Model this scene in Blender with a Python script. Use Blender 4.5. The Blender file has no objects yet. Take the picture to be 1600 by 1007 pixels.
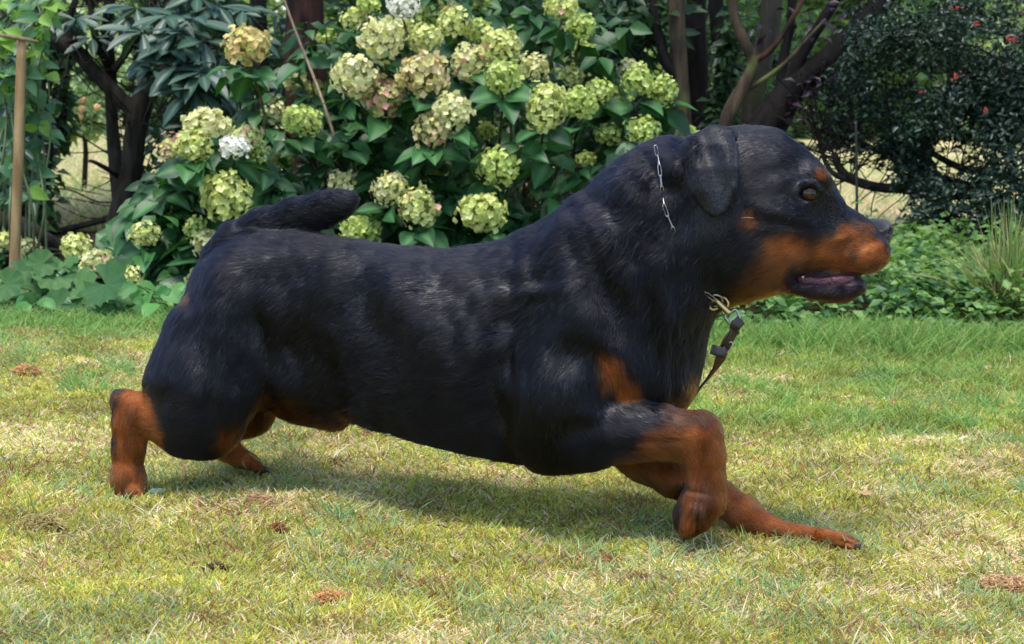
import bpy, math, random
import numpy as np
from mathutils import Matrix, Vector
R = math.radians
rng = np.random.default_rng(7)
random.seed(7)
sc = bpy.context.scene
C = sc.collection

# ------------------------------------------------------------------ camera
F, CX, CY, CAM_H = 3000.0, 800.0, 503.5, 0.66
PITCH, ROLL = R(6.53), R(1.7)
fwd = np.array([0, math.cos(PITCH), -math.sin(PITCH)])
up0 = np.array([0, math.sin(PITCH), math.cos(PITCH)])
rt0 = np.array([1.0, 0, 0])
rt = rt0 * math.cos(ROLL) + up0 * math.sin(ROLL)
up = up0 * math.cos(ROLL) - rt0 * math.sin(ROLL)
CAM = np.array([0, 0, CAM_H])
cd = bpy.data.cameras.new('camera')
cam = bpy.data.objects.new('camera', cd); C.objects.link(cam)
cd.sensor_width = 36; cd.lens = 36 * F / 1600
cd.clip_start = 0.05; cd.clip_end = 500
M4 = Matrix.Identity(4)
for i in range(3):
    M4[i][0], M4[i][1], M4[i][2], M4[i][3] = rt[i], up[i], -fwd[i], CAM[i]
cam.matrix_world = M4
sc.camera = cam
cd.dof.use_dof = True; cd.dof.focus_distance = 2.95; cd.dof.aperture_fstop = 14.0

# ------------------------------------------------------------------ light
SUN_EL, SUN_AZ = 74.0, 215.0        # azimuth: compass direction the light comes from, degrees clockwise from +Y
w = bpy.data.worlds.new('World'); sc.world = w; w.use_nodes = True
nt = w.node_tree
sky = nt.nodes.new('ShaderNodeTexSky'); sky.sky_type = 'NISHITA'; sky.sun_disc = False
sky.sun_elevation = R(SUN_EL); sky.sun_rotation = R(SUN_AZ)
sky.air_density = 1.0; sky.dust_density = 1.0; sky.ozone_density = 1.0
nt.links.new(sky.outputs[0], nt.nodes['Background'].inputs[0])
nt.nodes['Background'].inputs[1].default_value = 0.135
sl = bpy.data.lights.new('sun', 'SUN'); sun = bpy.data.objects.new('sun', sl); C.objects.link(sun)
sl.energy = 1.9; sl.angle = R(27); sl.color = (1.0, 0.95, 0.86)
az = R(SUN_AZ)
to_sun = Vector((math.sin(az) * math.cos(R(SUN_EL)), math.cos(az) * math.cos(R(SUN_EL)), math.sin(R(SUN_EL))))
sun.rotation_euler = to_sun.to_track_quat('Z', 'Y').to_euler()
sun.location = (0, 0, 8)
sc.view_settings.view_transform = 'Standard'
sc.view_settings.look = 'None'
sc.view_settings.exposure = 1.45
sc.view_settings.gamma = 1.0
try: sc.view_settings.use_curve_mapping = False
except Exception: pass
sc.render.engine = 'CYCLES'
sc.cycles.max_bounces = 6; sc.cycles.transparent_max_bounces = 4
sc.cycles.diffuse_bounces = 3; sc.cycles.glossy_bounces = 2; sc.cycles.transmission_bounces = 3
sc.cycles.use_denoising = True
try:
    sc.cycles_curves.shape = 'RIBBONS'; sc.cycles_curves.subdivisions = 1
except Exception: pass

# ------------------------------------------------------------------ picture <-> place
def P(px, py, Y):
    """the point at depth Y (metres along the lawn) seen at (px, py) of the 1600-wide photograph"""
    d = fwd + rt * ((px - CX) / F) - up * ((py - CY) / F)
    return CAM + d * (Y / d[1])
def proj(V):
    V = np.asarray(V) - CAM
    z = V @ fwd
    return CX + F * (V @ rt) / z, CY - F * (V @ up) / z
def mpp(Y): return Y / F

# ------------------------------------------------------------------ small helpers
def link(o, parent=None):
    C.objects.link(o)
    if parent is not None: o.parent = parent
    return o
def tag(o, label=None, cat=None, group=None, kind=None):
    if label: o['label'] = label
    if cat: o['category'] = cat
    if group: o['group'] = group
    if kind: o['kind'] = kind
    return o
def empty(name, loc, label=None, cat=None, group=None):
    o = bpy.data.objects.new(name, None); C.objects.link(o)
    o.location = Vector(loc); o.empty_display_size = 0.05
    tag(o, label, cat, group)
    return o
def npmesh(name, V, faces, mat=None, smooth=True, attrs=None):
    """faces: (n,3) or (n,4) int array, or list of such arrays; attrs: {name: (domain, array)}"""
    if isinstance(faces, np.ndarray): faces = [faces]
    faces = [f for f in faces if len(f)]
    me = bpy.data.meshes.new(name)
    V = np.ascontiguousarray(V, dtype=np.float32)
    me.vertices.add(len(V)); me.vertices.foreach_set('co', V.ravel())
    nl = sum(f.size for f in faces); npoly = sum(len(f) for f in faces)
    me.loops.add(nl); me.polygons.add(npoly)
    me.loops.foreach_set('vertex_index', np.concatenate([f.ravel() for f in faces]).astype(np.int32))
    tot = np.concatenate([np.full(len(f), f.shape[1]) for f in faces]).astype(np.int32)
    st = np.concatenate([[0], np.cumsum(tot)[:-1]]).astype(np.int32)
    me.polygons.foreach_set('loop_start', st)
    try: me.polygons.foreach_set('loop_total', tot)
    except Exception: pass
    me.update(calc_edges=True)
    if smooth: me.polygons.foreach_set('use_smooth', np.ones(npoly, bool))
    if attrs:
        for k, (dom, arr) in attrs.items():
            arr = np.asarray(arr, np.float32)
            if arr.ndim == 2:
                if arr.shape[1] == 3: arr = np.concatenate([arr, np.ones((len(arr), 1), np.float32)], 1)
                a = me.attributes.new(k, 'FLOAT_COLOR', dom); a.data.foreach_set('color', np.ascontiguousarray(arr).ravel())
            else:
                a = me.attributes.new(k, 'FLOAT', dom); a.data.foreach_set('value', np.ascontiguousarray(arr))
    if mat: me.materials.append(mat)
    return me
def mobj(name, me, parent=None, loc=None):
    o = bpy.data.objects.new(name, me); link(o, parent)
    if parent is not None and loc is None:       # geometry given in world space
        o.matrix_parent_inverse = Matrix.Translation(-Vector(parent.location))
    if loc is not None: o.location = Vector(loc)
    return o

# value noise (numpy, smooth, 3-D, repeatable)
_pt = np.random.default_rng(3).random(4096).astype(np.float32)
def vnoise(X, Y, Z=0.0, seed=0):
    X = np.asarray(X, np.float64) + 1000.0; Y = np.asarray(Y, np.float64) + 1000.0; Z = np.asarray(Z, np.float64) + 1000.0
    xi, yi, zi = np.floor(X).astype(np.int64), np.floor(Y).astype(np.int64), np.floor(Z).astype(np.int64)
    fx, fy, fz = X - xi, Y - yi, Z - zi
    fx, fy, fz = [t * t * (3 - 2 * t) for t in (fx, fy, fz)]
    def h(a, b, c): return _pt[(a * 73856093 ^ b * 19349663 ^ c * 83492791 ^ (seed * 2654435)) & 4095]
    r = 0
    for dx in (0, 1):
        for dy in (0, 1):
            for dz in (0, 1):
                wt = (fx if dx else 1 - fx) * (fy if dy else 1 - fy) * (fz if dz else 1 - fz)
                r = r + wt * h(xi + dx, yi + dy, zi + dz)
    return r
def fbm(X, Y, Z=0.0, seed=0, n=3):
    r, a, s = 0, 0.5, 1.0
    for i in range(n):
        r = r + a * vnoise(np.asarray(X) * s, np.asarray(Y) * s, np.asarray(Z) * s, seed + i * 17); a *= 0.5; s *= 2.03
    return r / (1 - 0.5 ** n)
def sstep(a, b, x):
    t = np.clip((x - a) / (b - a), 0, 1); return t * t * (3 - 2 * t)

# ------------------------------------------------------------------ materials
def new_mat(name):
    m = bpy.data.materials.new(name); m.use_nodes = True
    return m, m.node_tree, m.node_tree.nodes['Principled BSDF']
def N(nt, t, **kw):
    n = nt.nodes.new(t)
    for k, v in kw.items(): setattr(n, k, v)
    return n
def simple_mat(name, col, rough=0.6, metal=0.0, noise=0.0, scale=40.0, bump=0.0, spec=0.5, coat=0.0):
    m, nt, b = new_mat(name)
    b.inputs['Roughness'].default_value = rough; b.inputs['Metallic'].default_value = metal
    b.inputs['Specular IOR Level'].default_value = spec; b.inputs['Coat Weight'].default_value = coat
    b.inputs['Base Color'].default_value = (*col, 1)
    if noise or bump:
        tc = N(nt, 'ShaderNodeTexCoord'); no = N(nt, 'ShaderNodeTexNoise'); no.inputs['Scale'].default_value = scale
        no.inputs['Detail'].default_value = 6
        nt.links.new(tc.outputs['Object'], no.inputs['Vector'])
        if noise:
            mx = N(nt, 'ShaderNodeMix', data_type='RGBA')
            mx.inputs[6].default_value = tuple(c * (1 - noise) for c in col) + (1,)
            mx.inputs[7].default_value = tuple(min(1, c * (1 + noise)) for c in col) + (1,)
            nt.links.new(no.outputs[0], mx.inputs[0]); nt.links.new(mx.outputs[2], b.inputs['Base Color'])
        if bump:
            bp = N(nt, 'ShaderNodeBump'); bp.inputs['Strength'].default_value = bump; bp.inputs['Distance'].default_value = 0.01
            nt.links.new(no.outputs[0], bp.inputs['Height']); nt.links.new(bp.outputs[0], b.inputs['Normal'])
    return m
def leaf_mat(name, col, col2, rough=0.45, trans=0.35, spec=0.4, use_attr=False, vein=0.0, hue=0.0):
    """leaf: colour varies per leaf (object random or 'tint' attribute), thin and a little translucent"""
    m, nt, b = new_mat(name)
    L = nt.links.new
    mx = N(nt, 'ShaderNodeMix', data_type='RGBA')
    mx.inputs[6].default_value = (*col, 1); mx.inputs[7].default_value = (*col2, 1)
    if use_attr:
        at = N(nt, 'ShaderNodeAttribute', attribute_name='tint'); L(at.outputs['Fac'], mx.inputs[0])
    else:
        oi = N(nt, 'ShaderNodeObjectInfo'); L(oi.outputs['Random'], mx.inputs[0])
    colout = mx.outputs[2]
    tc = N(nt, 'ShaderNodeTexCoord'); no = N(nt, 'ShaderNodeTexNoise'); no.inputs['Scale'].default_value = 30; no.inputs['Detail'].default_value = 4
    L(tc.outputs['Object'], no.inputs['Vector'])
    mr = N(nt, 'ShaderNodeMapRange'); mr.inputs[1].default_value = .3; mr.inputs[2].default_value = .7
    mr.inputs[3].default_value = .75; mr.inputs[4].default_value = 1.25; L(no.outputs[0], mr.inputs[0])
    mu = N(nt, 'ShaderNodeMix', data_type='RGBA', blend_type='MULTIPLY'); mu.inputs[0].default_value = 1
    L(colout, mu.inputs[6]); L(mr.outputs[0], mu.inputs[7]); colout = mu.outputs[2]
    if vein:
        va = N(nt, 'ShaderNodeAttribute', attribute_name='vein')
        vm = N(nt, 'ShaderNodeMix', data_type='RGBA'); vm.inputs[7].default_value = tuple(min(1, c * 1.8 + .04) for c in col2) + (1,)
        mm = N(nt, 'ShaderNodeMath', operation='MULTIPLY'); mm.inputs[1].default_value = vein
        L(va.outputs['Fac'], mm.inputs[0]); L(mm.outputs[0], vm.inputs[0]); L(colout, vm.inputs[6]); colout = vm.outputs[2]
    L(colout, b.inputs['Base Color'])
    b.inputs['Roughness'].default_value = rough; b.inputs['Specular IOR Level'].default_value = spec
    tr = N(nt, 'ShaderNodeBsdfTranslucent'); 
    br = N(nt, 'ShaderNodeMix', data_type='RGBA', blend_type='MULTIPLY'); br.inputs[0].default_value = 1
    br.inputs[7].default_value = (1.5, 1.6, .6, 1); L(colout, br.inputs[6]); L(br.outputs[2], tr.inputs[0])
    ms = N(nt, 'ShaderNodeMixShader'); ms.inputs[0].default_value = trans
    L(b.outputs[0], ms.inputs[1]); L(tr.outputs[0], ms.inputs[2])
    L(ms.outputs[0], nt.nodes['Material Output'].inputs[0])
    return m
def attr_mat(name, rough=0.8, trans=0.0, spec=0.2, attr='tint'):
    m, nt, b = new_mat(name); L = nt.links.new
    at = N(nt, 'ShaderNodeAttribute', attribute_name=attr)
    L(at.outputs['Color'], b.inputs['Base Color']); b.inputs['Roughness'].default_value = rough
    b.inputs['Specular IOR Level'].default_value = spec
    if trans:
        tr = N(nt, 'ShaderNodeBsdfTranslucent'); L(at.outputs['Color'], tr.inputs[0])
        ms = N(nt, 'ShaderNodeMixShader'); ms.inputs[0].default_value = trans
        L(b.outputs[0], ms.inputs[1]); L(tr.outputs[0], ms.inputs[2]); L(ms.outputs[0], nt.nodes['Material Output'].inputs[0])
    return m

# ------------------------------------------------------------------ geometry helpers
def rot_from_dirs(D, Nn):
    """(n,3) leaf axes D and rough normals Nn -> (n,3,3) matrices with columns side, axis, normal"""
    D = D / np.linalg.norm(D, axis=1, keepdims=True)
    S = np.cross(D, Nn); S /= np.linalg.norm(S, axis=1, keepdims=True) + 1e-9
    U = np.cross(S, D)
    return np.stack([S, D, U], 2)
def cloud(name, tv, tf, Mx, T, mat, parent=None, tint=None, color=None, smooth=True, extra=None):
    """one mesh of many template copies: Mx (n,3,3) incl. scale, T (n,3)"""
    n = len(T); nv = len(tv)
    V = np.einsum('nij,vj->nvi', Mx, tv) + T[:, None, :]
    off = (np.arange(n) * nv)[:, None, None]
    Fs = (tf[None] + off).reshape(-1, tf.shape[1])
    attrs = {}
    if tint is not None: attrs['tint'] = ('POINT', np.repeat(tint, nv))
    if color is not None: attrs['tint'] = ('POINT', np.repeat(color, nv, axis=0))
    me = npmesh(name, V.reshape(-1, 3), Fs, mat, smooth, attrs)
    return mobj(name, me, parent)
def tube(pts, rad, sides=8, wob=0.0, seed=0, cap=True):
    """swept tube through pts with radii -> V, quads"""
    pts = np.asarray(pts, float); rad = np.asarray(rad, float)
    n = len(pts)
    # resample with catmull-rom
    m = max(2, int(4 * (n - 1)) + 1) if n > 2 else 4
    t = np.linspace(0, n - 1, m); i = np.clip(t.astype(int), 0, n - 2); f = (t - i)[:, None]
    g = lambda k: pts[np.clip(i + k, 0, n - 1)]
    p0, p1, p2, p3 = g(-1), g(0), g(1), g(2)
    Q = 0.5 * ((2 * p1) + (-p0 + p2) * f + (2 * p0 - 5 * p1 + 4 * p2 - p3) * f ** 2 + (-p0 + 3 * p1 - 3 * p2 + p3) * f ** 3)
    rr = np.interp(t, np.arange(n), rad)
    T = np.gradient(Q, axis=0); T /= np.linalg.norm(T, axis=1, keepdims=True) + 1e-9
    ref = np.array([0, 1.0, 0]) if abs(T[:, 1]).mean() < .8 else np.array([1.0, 0, 0])
    A = np.cross(T, ref); A /= np.linalg.norm(A, axis=1, keepdims=True) + 1e-9
    B = np.cross(T, A)
    a = np.linspace(0, 2 * np.pi, sides, endpoint=False)
    r_ = rr[:, None] * np.ones(sides)
    if wob:
        px = Q[:, None, 0] + np.cos(a) * .5; r_ = r_ * (1 + wob * (vnoise(np.cos(a) * 1.3 + seed, np.sin(a) * 1.3 + Q[:, None, 2] * 9, Q[:, None, 0] * 9) - .5) * 2)
    V = Q[:, None] + (np.cos(a)[None, :, None] * A[:, None] + np.sin(a)[None, :, None] * B[:, None]) * r_[..., None]
    V = V.reshape(-1, 3)
    ii = np.arange(len(Q) - 1)[:, None] * sides; jj = np.arange(sides)[None]; jn = (jj + 1) % sides
    Fq = np.stack([ii + jj, ii + jn, ii + sides + jn, ii + sides + jj], -1).reshape(-1, 4)
    if cap:
        V = np.concatenate([V, Q[:1], Q[-1:]]); c0, c1 = len(V) - 2, len(V) - 1
        j = np.arange(sides); k = (j + 1) % sides; e = (len(Q) - 1) * sides
        Fq = np.concatenate([Fq, np.stack([k, j, np.full(sides, c0), np.full(sides, c0)], 1), np.stack([e + j, e + k, np.full(sides, c1), np.full(sides, c1)], 1)])
        # degenerate quads -> triangles kept separate
        tri = Fq[-2 * sides:][:, :3]; Fq = Fq[:-2 * sides]
        return V, Fq, tri
    return V, Fq, np.zeros((0, 3), int)
def join(parts):
    Vs, Qs, Ts, o = [], [], [], 0
    for V, q, t in parts:
        Vs.append(V); Qs.append(q + o); Ts.append(t + o); o += len(V)
    return np.concatenate(Vs), [np.concatenate(Qs), np.concatenate(Ts)]
def curves_obj(name, Pts, rad, col, mat, parent=None):
    """hair curves: Pts (n,k,3), rad (n,k), col (n,3)"""
    n, k = Pts.shape[:2]
    cu = bpy.data.hair_curves.new(name)
    cu.add_curves([k] * n)
    cu.attributes['position'].data.foreach_set('vector', np.ascontiguousarray(Pts, np.float32).ravel())
    ra = cu.attributes.get('radius') or cu.attributes.new('radius', 'FLOAT', 'POINT')
    ra.data.foreach_set('value', np.ascontiguousarray(rad, np.float32).ravel())
    ca = cu.attributes.new('tint', 'FLOAT_COLOR', 'CURVE')
    ca.data.foreach_set('color', np.concatenate([col, np.ones((n, 1))], 1).astype(np.float32).ravel())
    cu.materials.append(mat)
    o = bpy.data.objects.new(name, cu); link(o, parent)
    if parent is not None: o.matrix_parent_inverse = Matrix.Translation(-Vector(parent.location))
    return o
# ================================================================== GROUND
def gh(x, y):
    """height of the ground: gently uneven lawn, bed a little higher, meadow beyond"""
    x = np.asarray(x, float); y = np.asarray(y, float)
    h = (fbm(x * 3.0, y * 3.0, 0, 71, 2) - .5) * .024 + (fbm(x * 16, y * 16, 0, 72, 2) - .5) * .020
    return h * sstep(9, 5, y) + (fbm(x * .5, y * .5, 0, 73, 2) - .5) * .25 * sstep(7.5, 14, y)
def bed_edge(x):
    """the depth where the lawn stops and the planting begins"""
    return 5.31 + .16 * (fbm(np.asarray(x) * 2.2, 0, 0, 75, 3) - .5) * 2 + .06 * np.exp(-((np.asarray(x) - .6) / .5) ** 2)
def lawn_fields(x, y):
    """0..1 weights of moss, straw, lush grass and blue-green coarse grass over the lawn"""
    lush = sstep(4.3, 5.9, y + .9 * (fbm(x * 2, y * 2, 0, 81, 3) - .5) + 1.1 * (fbm(x * 7, y * 7, 0, 86, 3) - .5) + .65 * sstep(.2, .9, x) - .25) * (.55 + .45 * sstep(-.2, .5, x))
    lush = np.maximum(lush, .85 * np.exp(-(((x - .75) / .42) ** 2 + ((y - 4.1) / .2) ** 2)))
    straw = sstep(.50, .70, fbm(x * 3.6, y * 2.8, 0, 82, 3) + .03) * (1 - lush * .8)
    blue = sstep(.60, .70, fbm(x * 4.2, y * 3.4, 0, 83, 3)) * (1 - .5 * lush)
    moss = sstep(.50, .62, fbm(x * 5.5, y * 4.5, 0, 84, 3))
    return moss, straw, lush, blue
soilm, snt2, sb2 = new_mat('lawn_soil'); L = snt2.links.new
tc = N(snt2, 'ShaderNodeTexCoord'); n1 = N(snt2, 'ShaderNodeTexNoise'); n1.inputs['Scale'].default_value = 14; n1.inputs['Detail'].default_value = 10
n2 = N(snt2, 'ShaderNodeTexNoise'); n2.inputs['Scale'].default_value = 1.3; n2.inputs['Detail'].default_value = 5
L(tc.outputs['Object'], n1.inputs['Vector']); L(tc.outputs['Object'], n2.inputs['Vector'])
r1_ = N(snt2, 'ShaderNodeValToRGB'); e = r1_.color_ramp.elements; e[0].position = .32; e[0].color = (.15, .12, .04, 1); e[1].position = .68; e[1].color = (.34, .31, .08, 1)
L(n1.outputs[0], r1_.inputs[0])
r2_ = N(snt2, 'ShaderNodeMix', data_type='RGBA', blend_type='MULTIPLY'); r2_.inputs[0].default_value = .6; L(r1_.outputs[0], r2_.inputs[6])
r3_ = N(snt2, 'ShaderNodeValToRGB'); e = r3_.color_ramp.elements; e[0].color = (.7, .8, .6, 1); e[1].color = (1.3, 1.15, .9, 1); L(n2.outputs[0], r3_.inputs[0]); L(r3_.outputs[0], r2_.inputs[7])
L(r2_.outputs[2], sb2.inputs['Base Color']); sb2.inputs['Roughness'].default_value = .95; sb2.inputs['Specular IOR Level'].default_value = .1
bp = N(snt2, 'ShaderNodeBump'); bp.inputs['Distance'].default_value = .01; L(n1.outputs[0], bp.inputs['Height']); L(bp.outputs[0], sb2.inputs['Normal'])
def sheet(name, xs, ys, hf, mat):
    X, Y = np.meshgrid(xs, ys, indexing='ij'); Z = hf(X, Y)
    n, m = X.shape; i = (np.arange(n - 1)[:, None] * m + np.arange(m - 1)[None]).ravel()
    q = np.stack([i, i + m, i + m + 1, i + 1], 1)
    me = npmesh(name, np.stack([X, Y, Z], -1).reshape(-1, 3), q, mat); o = mobj(name, me); tag(o, kind='structure'); return o
sheet('lawn', np.linspace(-3.2, 3.2, 200), np.linspace(1.2, 6.4, 180), gh, soilm)
earthm = simple_mat('bed_soil', (.045, .032, .020), .95, noise=.5, scale=9, bump=.8, spec=.1)
sheet('bed_soil', np.linspace(-6, 6, 80), np.linspace(5.28, 8.6, 50), lambda x, y: gh(x, y) + .003 + .03 * sstep(5.55, 6.2, y), earthm)
meadm, mn, mb = new_mat('dry_meadow'); L = mn.links.new
tc = N(mn, 'ShaderNodeTexCoord'); n1 = N(mn, 'ShaderNodeTexNoise'); n1.inputs['Scale'].default_value = 1.2; n1.inputs['Detail'].default_value = 8
L(tc.outputs['Object'], n1.inputs['Vector']); r1_ = N(mn, 'ShaderNodeValToRGB'); e = r1_.color_ramp.elements
e[0].position = .35; e[0].color = (.16, .20, .06, 1); e[1].position = .6; e[1].color = (.55, .46, .26, 1); L(n1.outputs[0], r1_.inputs[0]); L(r1_.outputs[0], mb.inputs['Base Color'])
mb.inputs['Roughness'].default_value = .95; mb.inputs['Specular IOR Level'].default_value = .05
sheet('meadow_ground', np.concatenate([np.linspace(-160, -14, 12), np.linspace(-12, 12, 90), np.linspace(14, 160, 12)]), np.concatenate([np.linspace(8.5, 20, 60), np.linspace(21, 60, 40), np.linspace(70, 300, 8)]), lambda x, y: gh(x, y), meadm)
sheet('foreground_ground', np.array([-160, -30, -3.2, 0, 3.2, 30, 160.]), np.array([-60, -10, 0, 1.2]), lambda x, y: x * 0 - .02, soilm)
sheet('side_ground', np.array([-160, -30, -3.2]), np.array([1.2, 4, 6, 8.6]), lambda x, y: x * 0 - .02, soilm)
sheet('side_ground', np.array([3.2, 30, 160]), np.array([1.2, 4, 6, 8.6]), lambda x, y: x * 0 - .02, soilm)

# ---- grass of the lawn: blades, moss and straw ----------------------
grassm, gnt, gb = new_mat('grass_blades'); L = gnt.links.new
at = N(gnt, 'ShaderNodeAttribute', attribute_name='tint'); L(at.outputs['Color'], gb.inputs['Base Color'])
gb.inputs['Roughness'].default_value = .55; gb.inputs['Specular IOR Level'].default_value = .25
tr = N(gnt, 'ShaderNodeBsdfTranslucent'); L(at.outputs['Color'], tr.inputs[0]); ms = N(gnt, 'ShaderNodeMixShader'); ms.inputs[0].default_value = .35
L(gb.outputs[0], ms.inputs[1]); L(tr.outputs[0], ms.inputs[2]); L(ms.outputs[0], gnt.nodes['Material Output'].inputs[0])
def frustum_pts(n, y0, y1, marg=1.12, bias=1.0, r=rng):
    y = y0 + (y1 - y0) * r.random(n) ** bias
    hw = y * (800 / F) * marg + .12
    return (r.random(n) * 2 - 1) * hw, y
GN = 640000
def mixcol(w, cols):
    w = np.stack(w, 1); w = w / w.sum(1, keepdims=True); c = np.cumsum(w, 1); u_ = rng.random(len(w))[:, None]
    k = (u_ > c).sum(1).clip(0, len(cols) - 1); return np.array(cols)[k], k
def blades(name, x, y, h, lean, wid, col, curl=.3, zoff=0.0, k=3, bendf=None):
    n = len(x); a = rng.random(n) * 2 * np.pi
    d = np.stack([np.cos(a), np.sin(a), a * 0], 1)
    root = np.stack([x, y, gh(x, y) + zoff], 1); t = np.linspace(0, 1, k)[None, :, None]
    lean = lean[:, None, None] if np.ndim(lean) else lean
    s2 = np.stack([-np.sin(a), np.cos(a), a * 0], 1)
    hh = h[:, None, None]
    Pt = root[:, None] + d[:, None] * hh * (lean * t + curl * t ** 2) + np.array([0, 0, 1.]) * hh * (t * (1 - .35 * t * (lean > .8))) * np.clip(1.2 - lean, .12, 1) \
        + s2[:, None] * hh * (rng.normal(0, .45, n)[:, None, None] * t ** 2)
    taper = np.array([1, .9, .25]) if k == 3 else np.interp(np.linspace(0, 1, k), [0, .5, 1], [.9, 1, .15])
    o = curves_obj(name, Pt, wid[:, None] * taper[None], col, grassm); tag(o, kind='stuff'); return o
x, y = frustum_pts(GN, 2.0, 5.7, bias=1.15)
moss, straw, lush, blue = lawn_fields(x, y)
col, k = mixcol([1.2 + 1.8 * moss, .55 + 2.2 * straw * (1 - .6 * moss), .16 + 1.5 * lush, .06 + .45 * blue, .07 + .25 * sstep(.58, .72, fbm(x * 13, y * 13, 0, 92, 2))],
                [(.49, .46, .09), (.73, .58, .35), (.29, .38, .075), (.32, .40, .18), (.34, .18, .08)])
col = col * rng.uniform(.65, 1.3, (GN, 1)) * (1 + .8 * (fbm(x * 10, y * 10, 0, 88, 3) - .5))[:, None] * np.array([1, 1, 1]) + rng.normal(0, .012, (GN, 3)); col = col.clip(.01, .9)
h = np.where(k == 0, rng.uniform(.006, .014, GN), np.where(k == 1, rng.uniform(.008, .020, GN), rng.uniform(.010, .022, GN))) * (1 + .8 * (fbm(x * 11, y * 11, 0, 89, 2) - .4))
h = h * (1 + .5 * lush * (k == 2)); h = h.clip(.004, .06)
lean = np.where(k == 1, rng.uniform(.4, 1.5, GN), rng.uniform(0, .9, GN))
wid = np.where(k == 0, .0015, np.where(k == 1, .0013, .0012)) * rng.uniform(.7, 1.3, GN) * (y / 3) ** .6
blades('lawn_grass', x, y, h, lean, wid, col)
# taller tufts of coarse grass
def tufts(name, n, per, y0, y1, hr, cols, seed, wrange=(.0011, .0018), xf=None):
    r = np.random.default_rng(seed)
    cx, cy = frustum_pts(n, y0, y1, r=r)
    if xf is not None: keep = xf(cx, cy, r); cx, cy = cx[keep], cy[keep]
    m = len(cx); per_ = r.integers(per // 2, per * 2, m); i = np.repeat(np.arange(m), per_)
    sp = r.uniform(.008, .03, m)[i]
    x = cx[i] + r.normal(0, 1, len(i)) * sp; y = cy[i] + r.normal(0, 1, len(i)) * sp
    hh = r.uniform(*hr, m)[i] * r.uniform(.5, 1.2, len(i))
    c = np.array(cols)[r.integers(0, len(cols), m)][i] * r.uniform(.75, 1.25, (len(i), 1))
    blades(name, x, y, hh, r.uniform(.1, .8, len(i)), r.uniform(*wrange, len(i)), c, curl=.45, k=4)
tufts('coarse_grass', 260, 12, 2.05, 5.9, (.020, .042), [(.30, .43, .20), (.22, .38, .12), (.32, .42, .18)], 5, xf=lambda a, b, r: sstep(.50, .62, fbm(a * 4.2, b * 3.4, 0, 83, 3)) > r.random(len(a)) * .9)
tufts('coarse_grass', 300, 22, 3.9, 5.9, (.03, .06), [(.20, .36, .08), (.26, .40, .13)], 6)
tufts('straw_litter', 280, 7, 2.05, 5.5, (.015, .038), [(.66, .52, .30), (.72, .62, .40), (.5, .35, .18)], 8, (.0008, .0014))
tufts('brown_thatch', 170, 12, 2.05, 4.6, (.006, .018), [(.30, .17, .08), (.42, .26, .13), (.20, .11, .05), (.50, .34, .20)], 9, (.0009, .0016))
# edging of longer grass along the bed, longer on the right
n = 26000; x = rng.uniform(-1.8, 1.9, n); y = bed_edge(x) + rng.normal(0, .10, n) - .02
blades('edge_grass', x, y, rng.uniform(.015, .05, n) * (1 + 1.0 * sstep(.3, 1, x)), rng.uniform(0, .6, n), rng.uniform(.0011, .0019, n),
       np.array([(.13, .29, .055), (.20, .35, .09), (.30, .38, .10)])[rng.integers(0, 3, n)] * rng.uniform(.7, 1.3, (n, 1)), curl=.4, k=4)
# dry meadow grass beyond the planting
n = 90000; y = 8.6 + 16 * rng.random(n) ** 1.5; x = rng.uniform(-1, 1, n) * y * .29
mc, k = mixcol([.6 + 0 * x, .3 + 0 * x, .3 + .9 * sstep(.4, .7, fbm(x * 1.3, y * .8, 0, 90, 2))], [(.78, .64, .40), (.66, .48, .27), (.34, .46, .14)])
blades('meadow_grass', x, y, rng.uniform(.05, .20, n), rng.uniform(0, .8, n), rng.uniform(.002, .004, n), mc * rng.uniform(.7, 1.25, (n, 1)), curl=.5)

# ---- debris on the lawn: thatch clods and fallen leaves --------------
clodm = attr_mat('thatch', .9, .2)
def ground_pt(px, py):
    """where the ray through a pixel meets the ground"""
    d = fwd + rt * ((px - CX) / F) - up * ((py - CY) / F); t = -CAM_H / d[2]; return CAM + d * t
def clod(px, py, wpx, hpx, col, label, seed, n=520):
    r = np.random.default_rng(seed); g = ground_pt(px, py + hpx * .3); w_ = wpx * mpp(g[1]) * .66; h_ = hpx * mpp(g[1]) * 1.2
    root = empty('thatch_clod', (g[0], g[1], float(gh(g[0], g[1])) ), label, 'clod', 'raked up clods of moss and thatch')
    # crumbly core
    sv, sq = uv_s(14, 9); a = 1 + .5 * (fbm(sv[:, 0] * 3 + seed, sv[:, 1] * 3, sv[:, 2] * 3, seed, 2) - .5)
    V = sv * a[:, None] * np.array([w_ * .55, w_ * .36, h_ * .42]); V[:, 2] += h_ * .22
    cc = np.array(col) * .5 * r.uniform(.6, 1.3, (len(V), 1))
    o = mobj('core', npmesh('core', V, sq, clodm, True, {'tint': ('POINT', cc)}), root, loc=(0, 0, 0))
    a = r.random(n) * 2 * np.pi; rr = np.sqrt(r.random(n)); el_ = r.random(n) ** .7
    c = np.stack([np.cos(a) * rr * w_ * .8, np.sin(a) * rr * w_ * .5, h_ * (.2 + .8 * el_ * (1 - rr ** 2 * .7))], 1)
    dd = r.normal(0, 1, (n, 3)); dd[:, 2] = abs(dd[:, 2]) * .4; dd /= np.linalg.norm(dd, axis=1, keepdims=True); ll = r.uniform(.25, .9, n)[:, None, None] * .022
    t = np.linspace(-.5, .5, 3)[None, :, None]; bend = r.normal(0, .4, (n, 1, 3))
    Pt = c[:, None] + dd[:, None] * ll * t + bend * ll * (t ** 2)
    o = curves_obj('fibres', Pt, np.full((n, 3), .0007) * np.array([[1, 1, .4]]), np.array(col)[None] * r.uniform(.6, 2.2, (n, 1)), grassm)
    o.parent = root; tag(o, kind='stuff')
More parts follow.
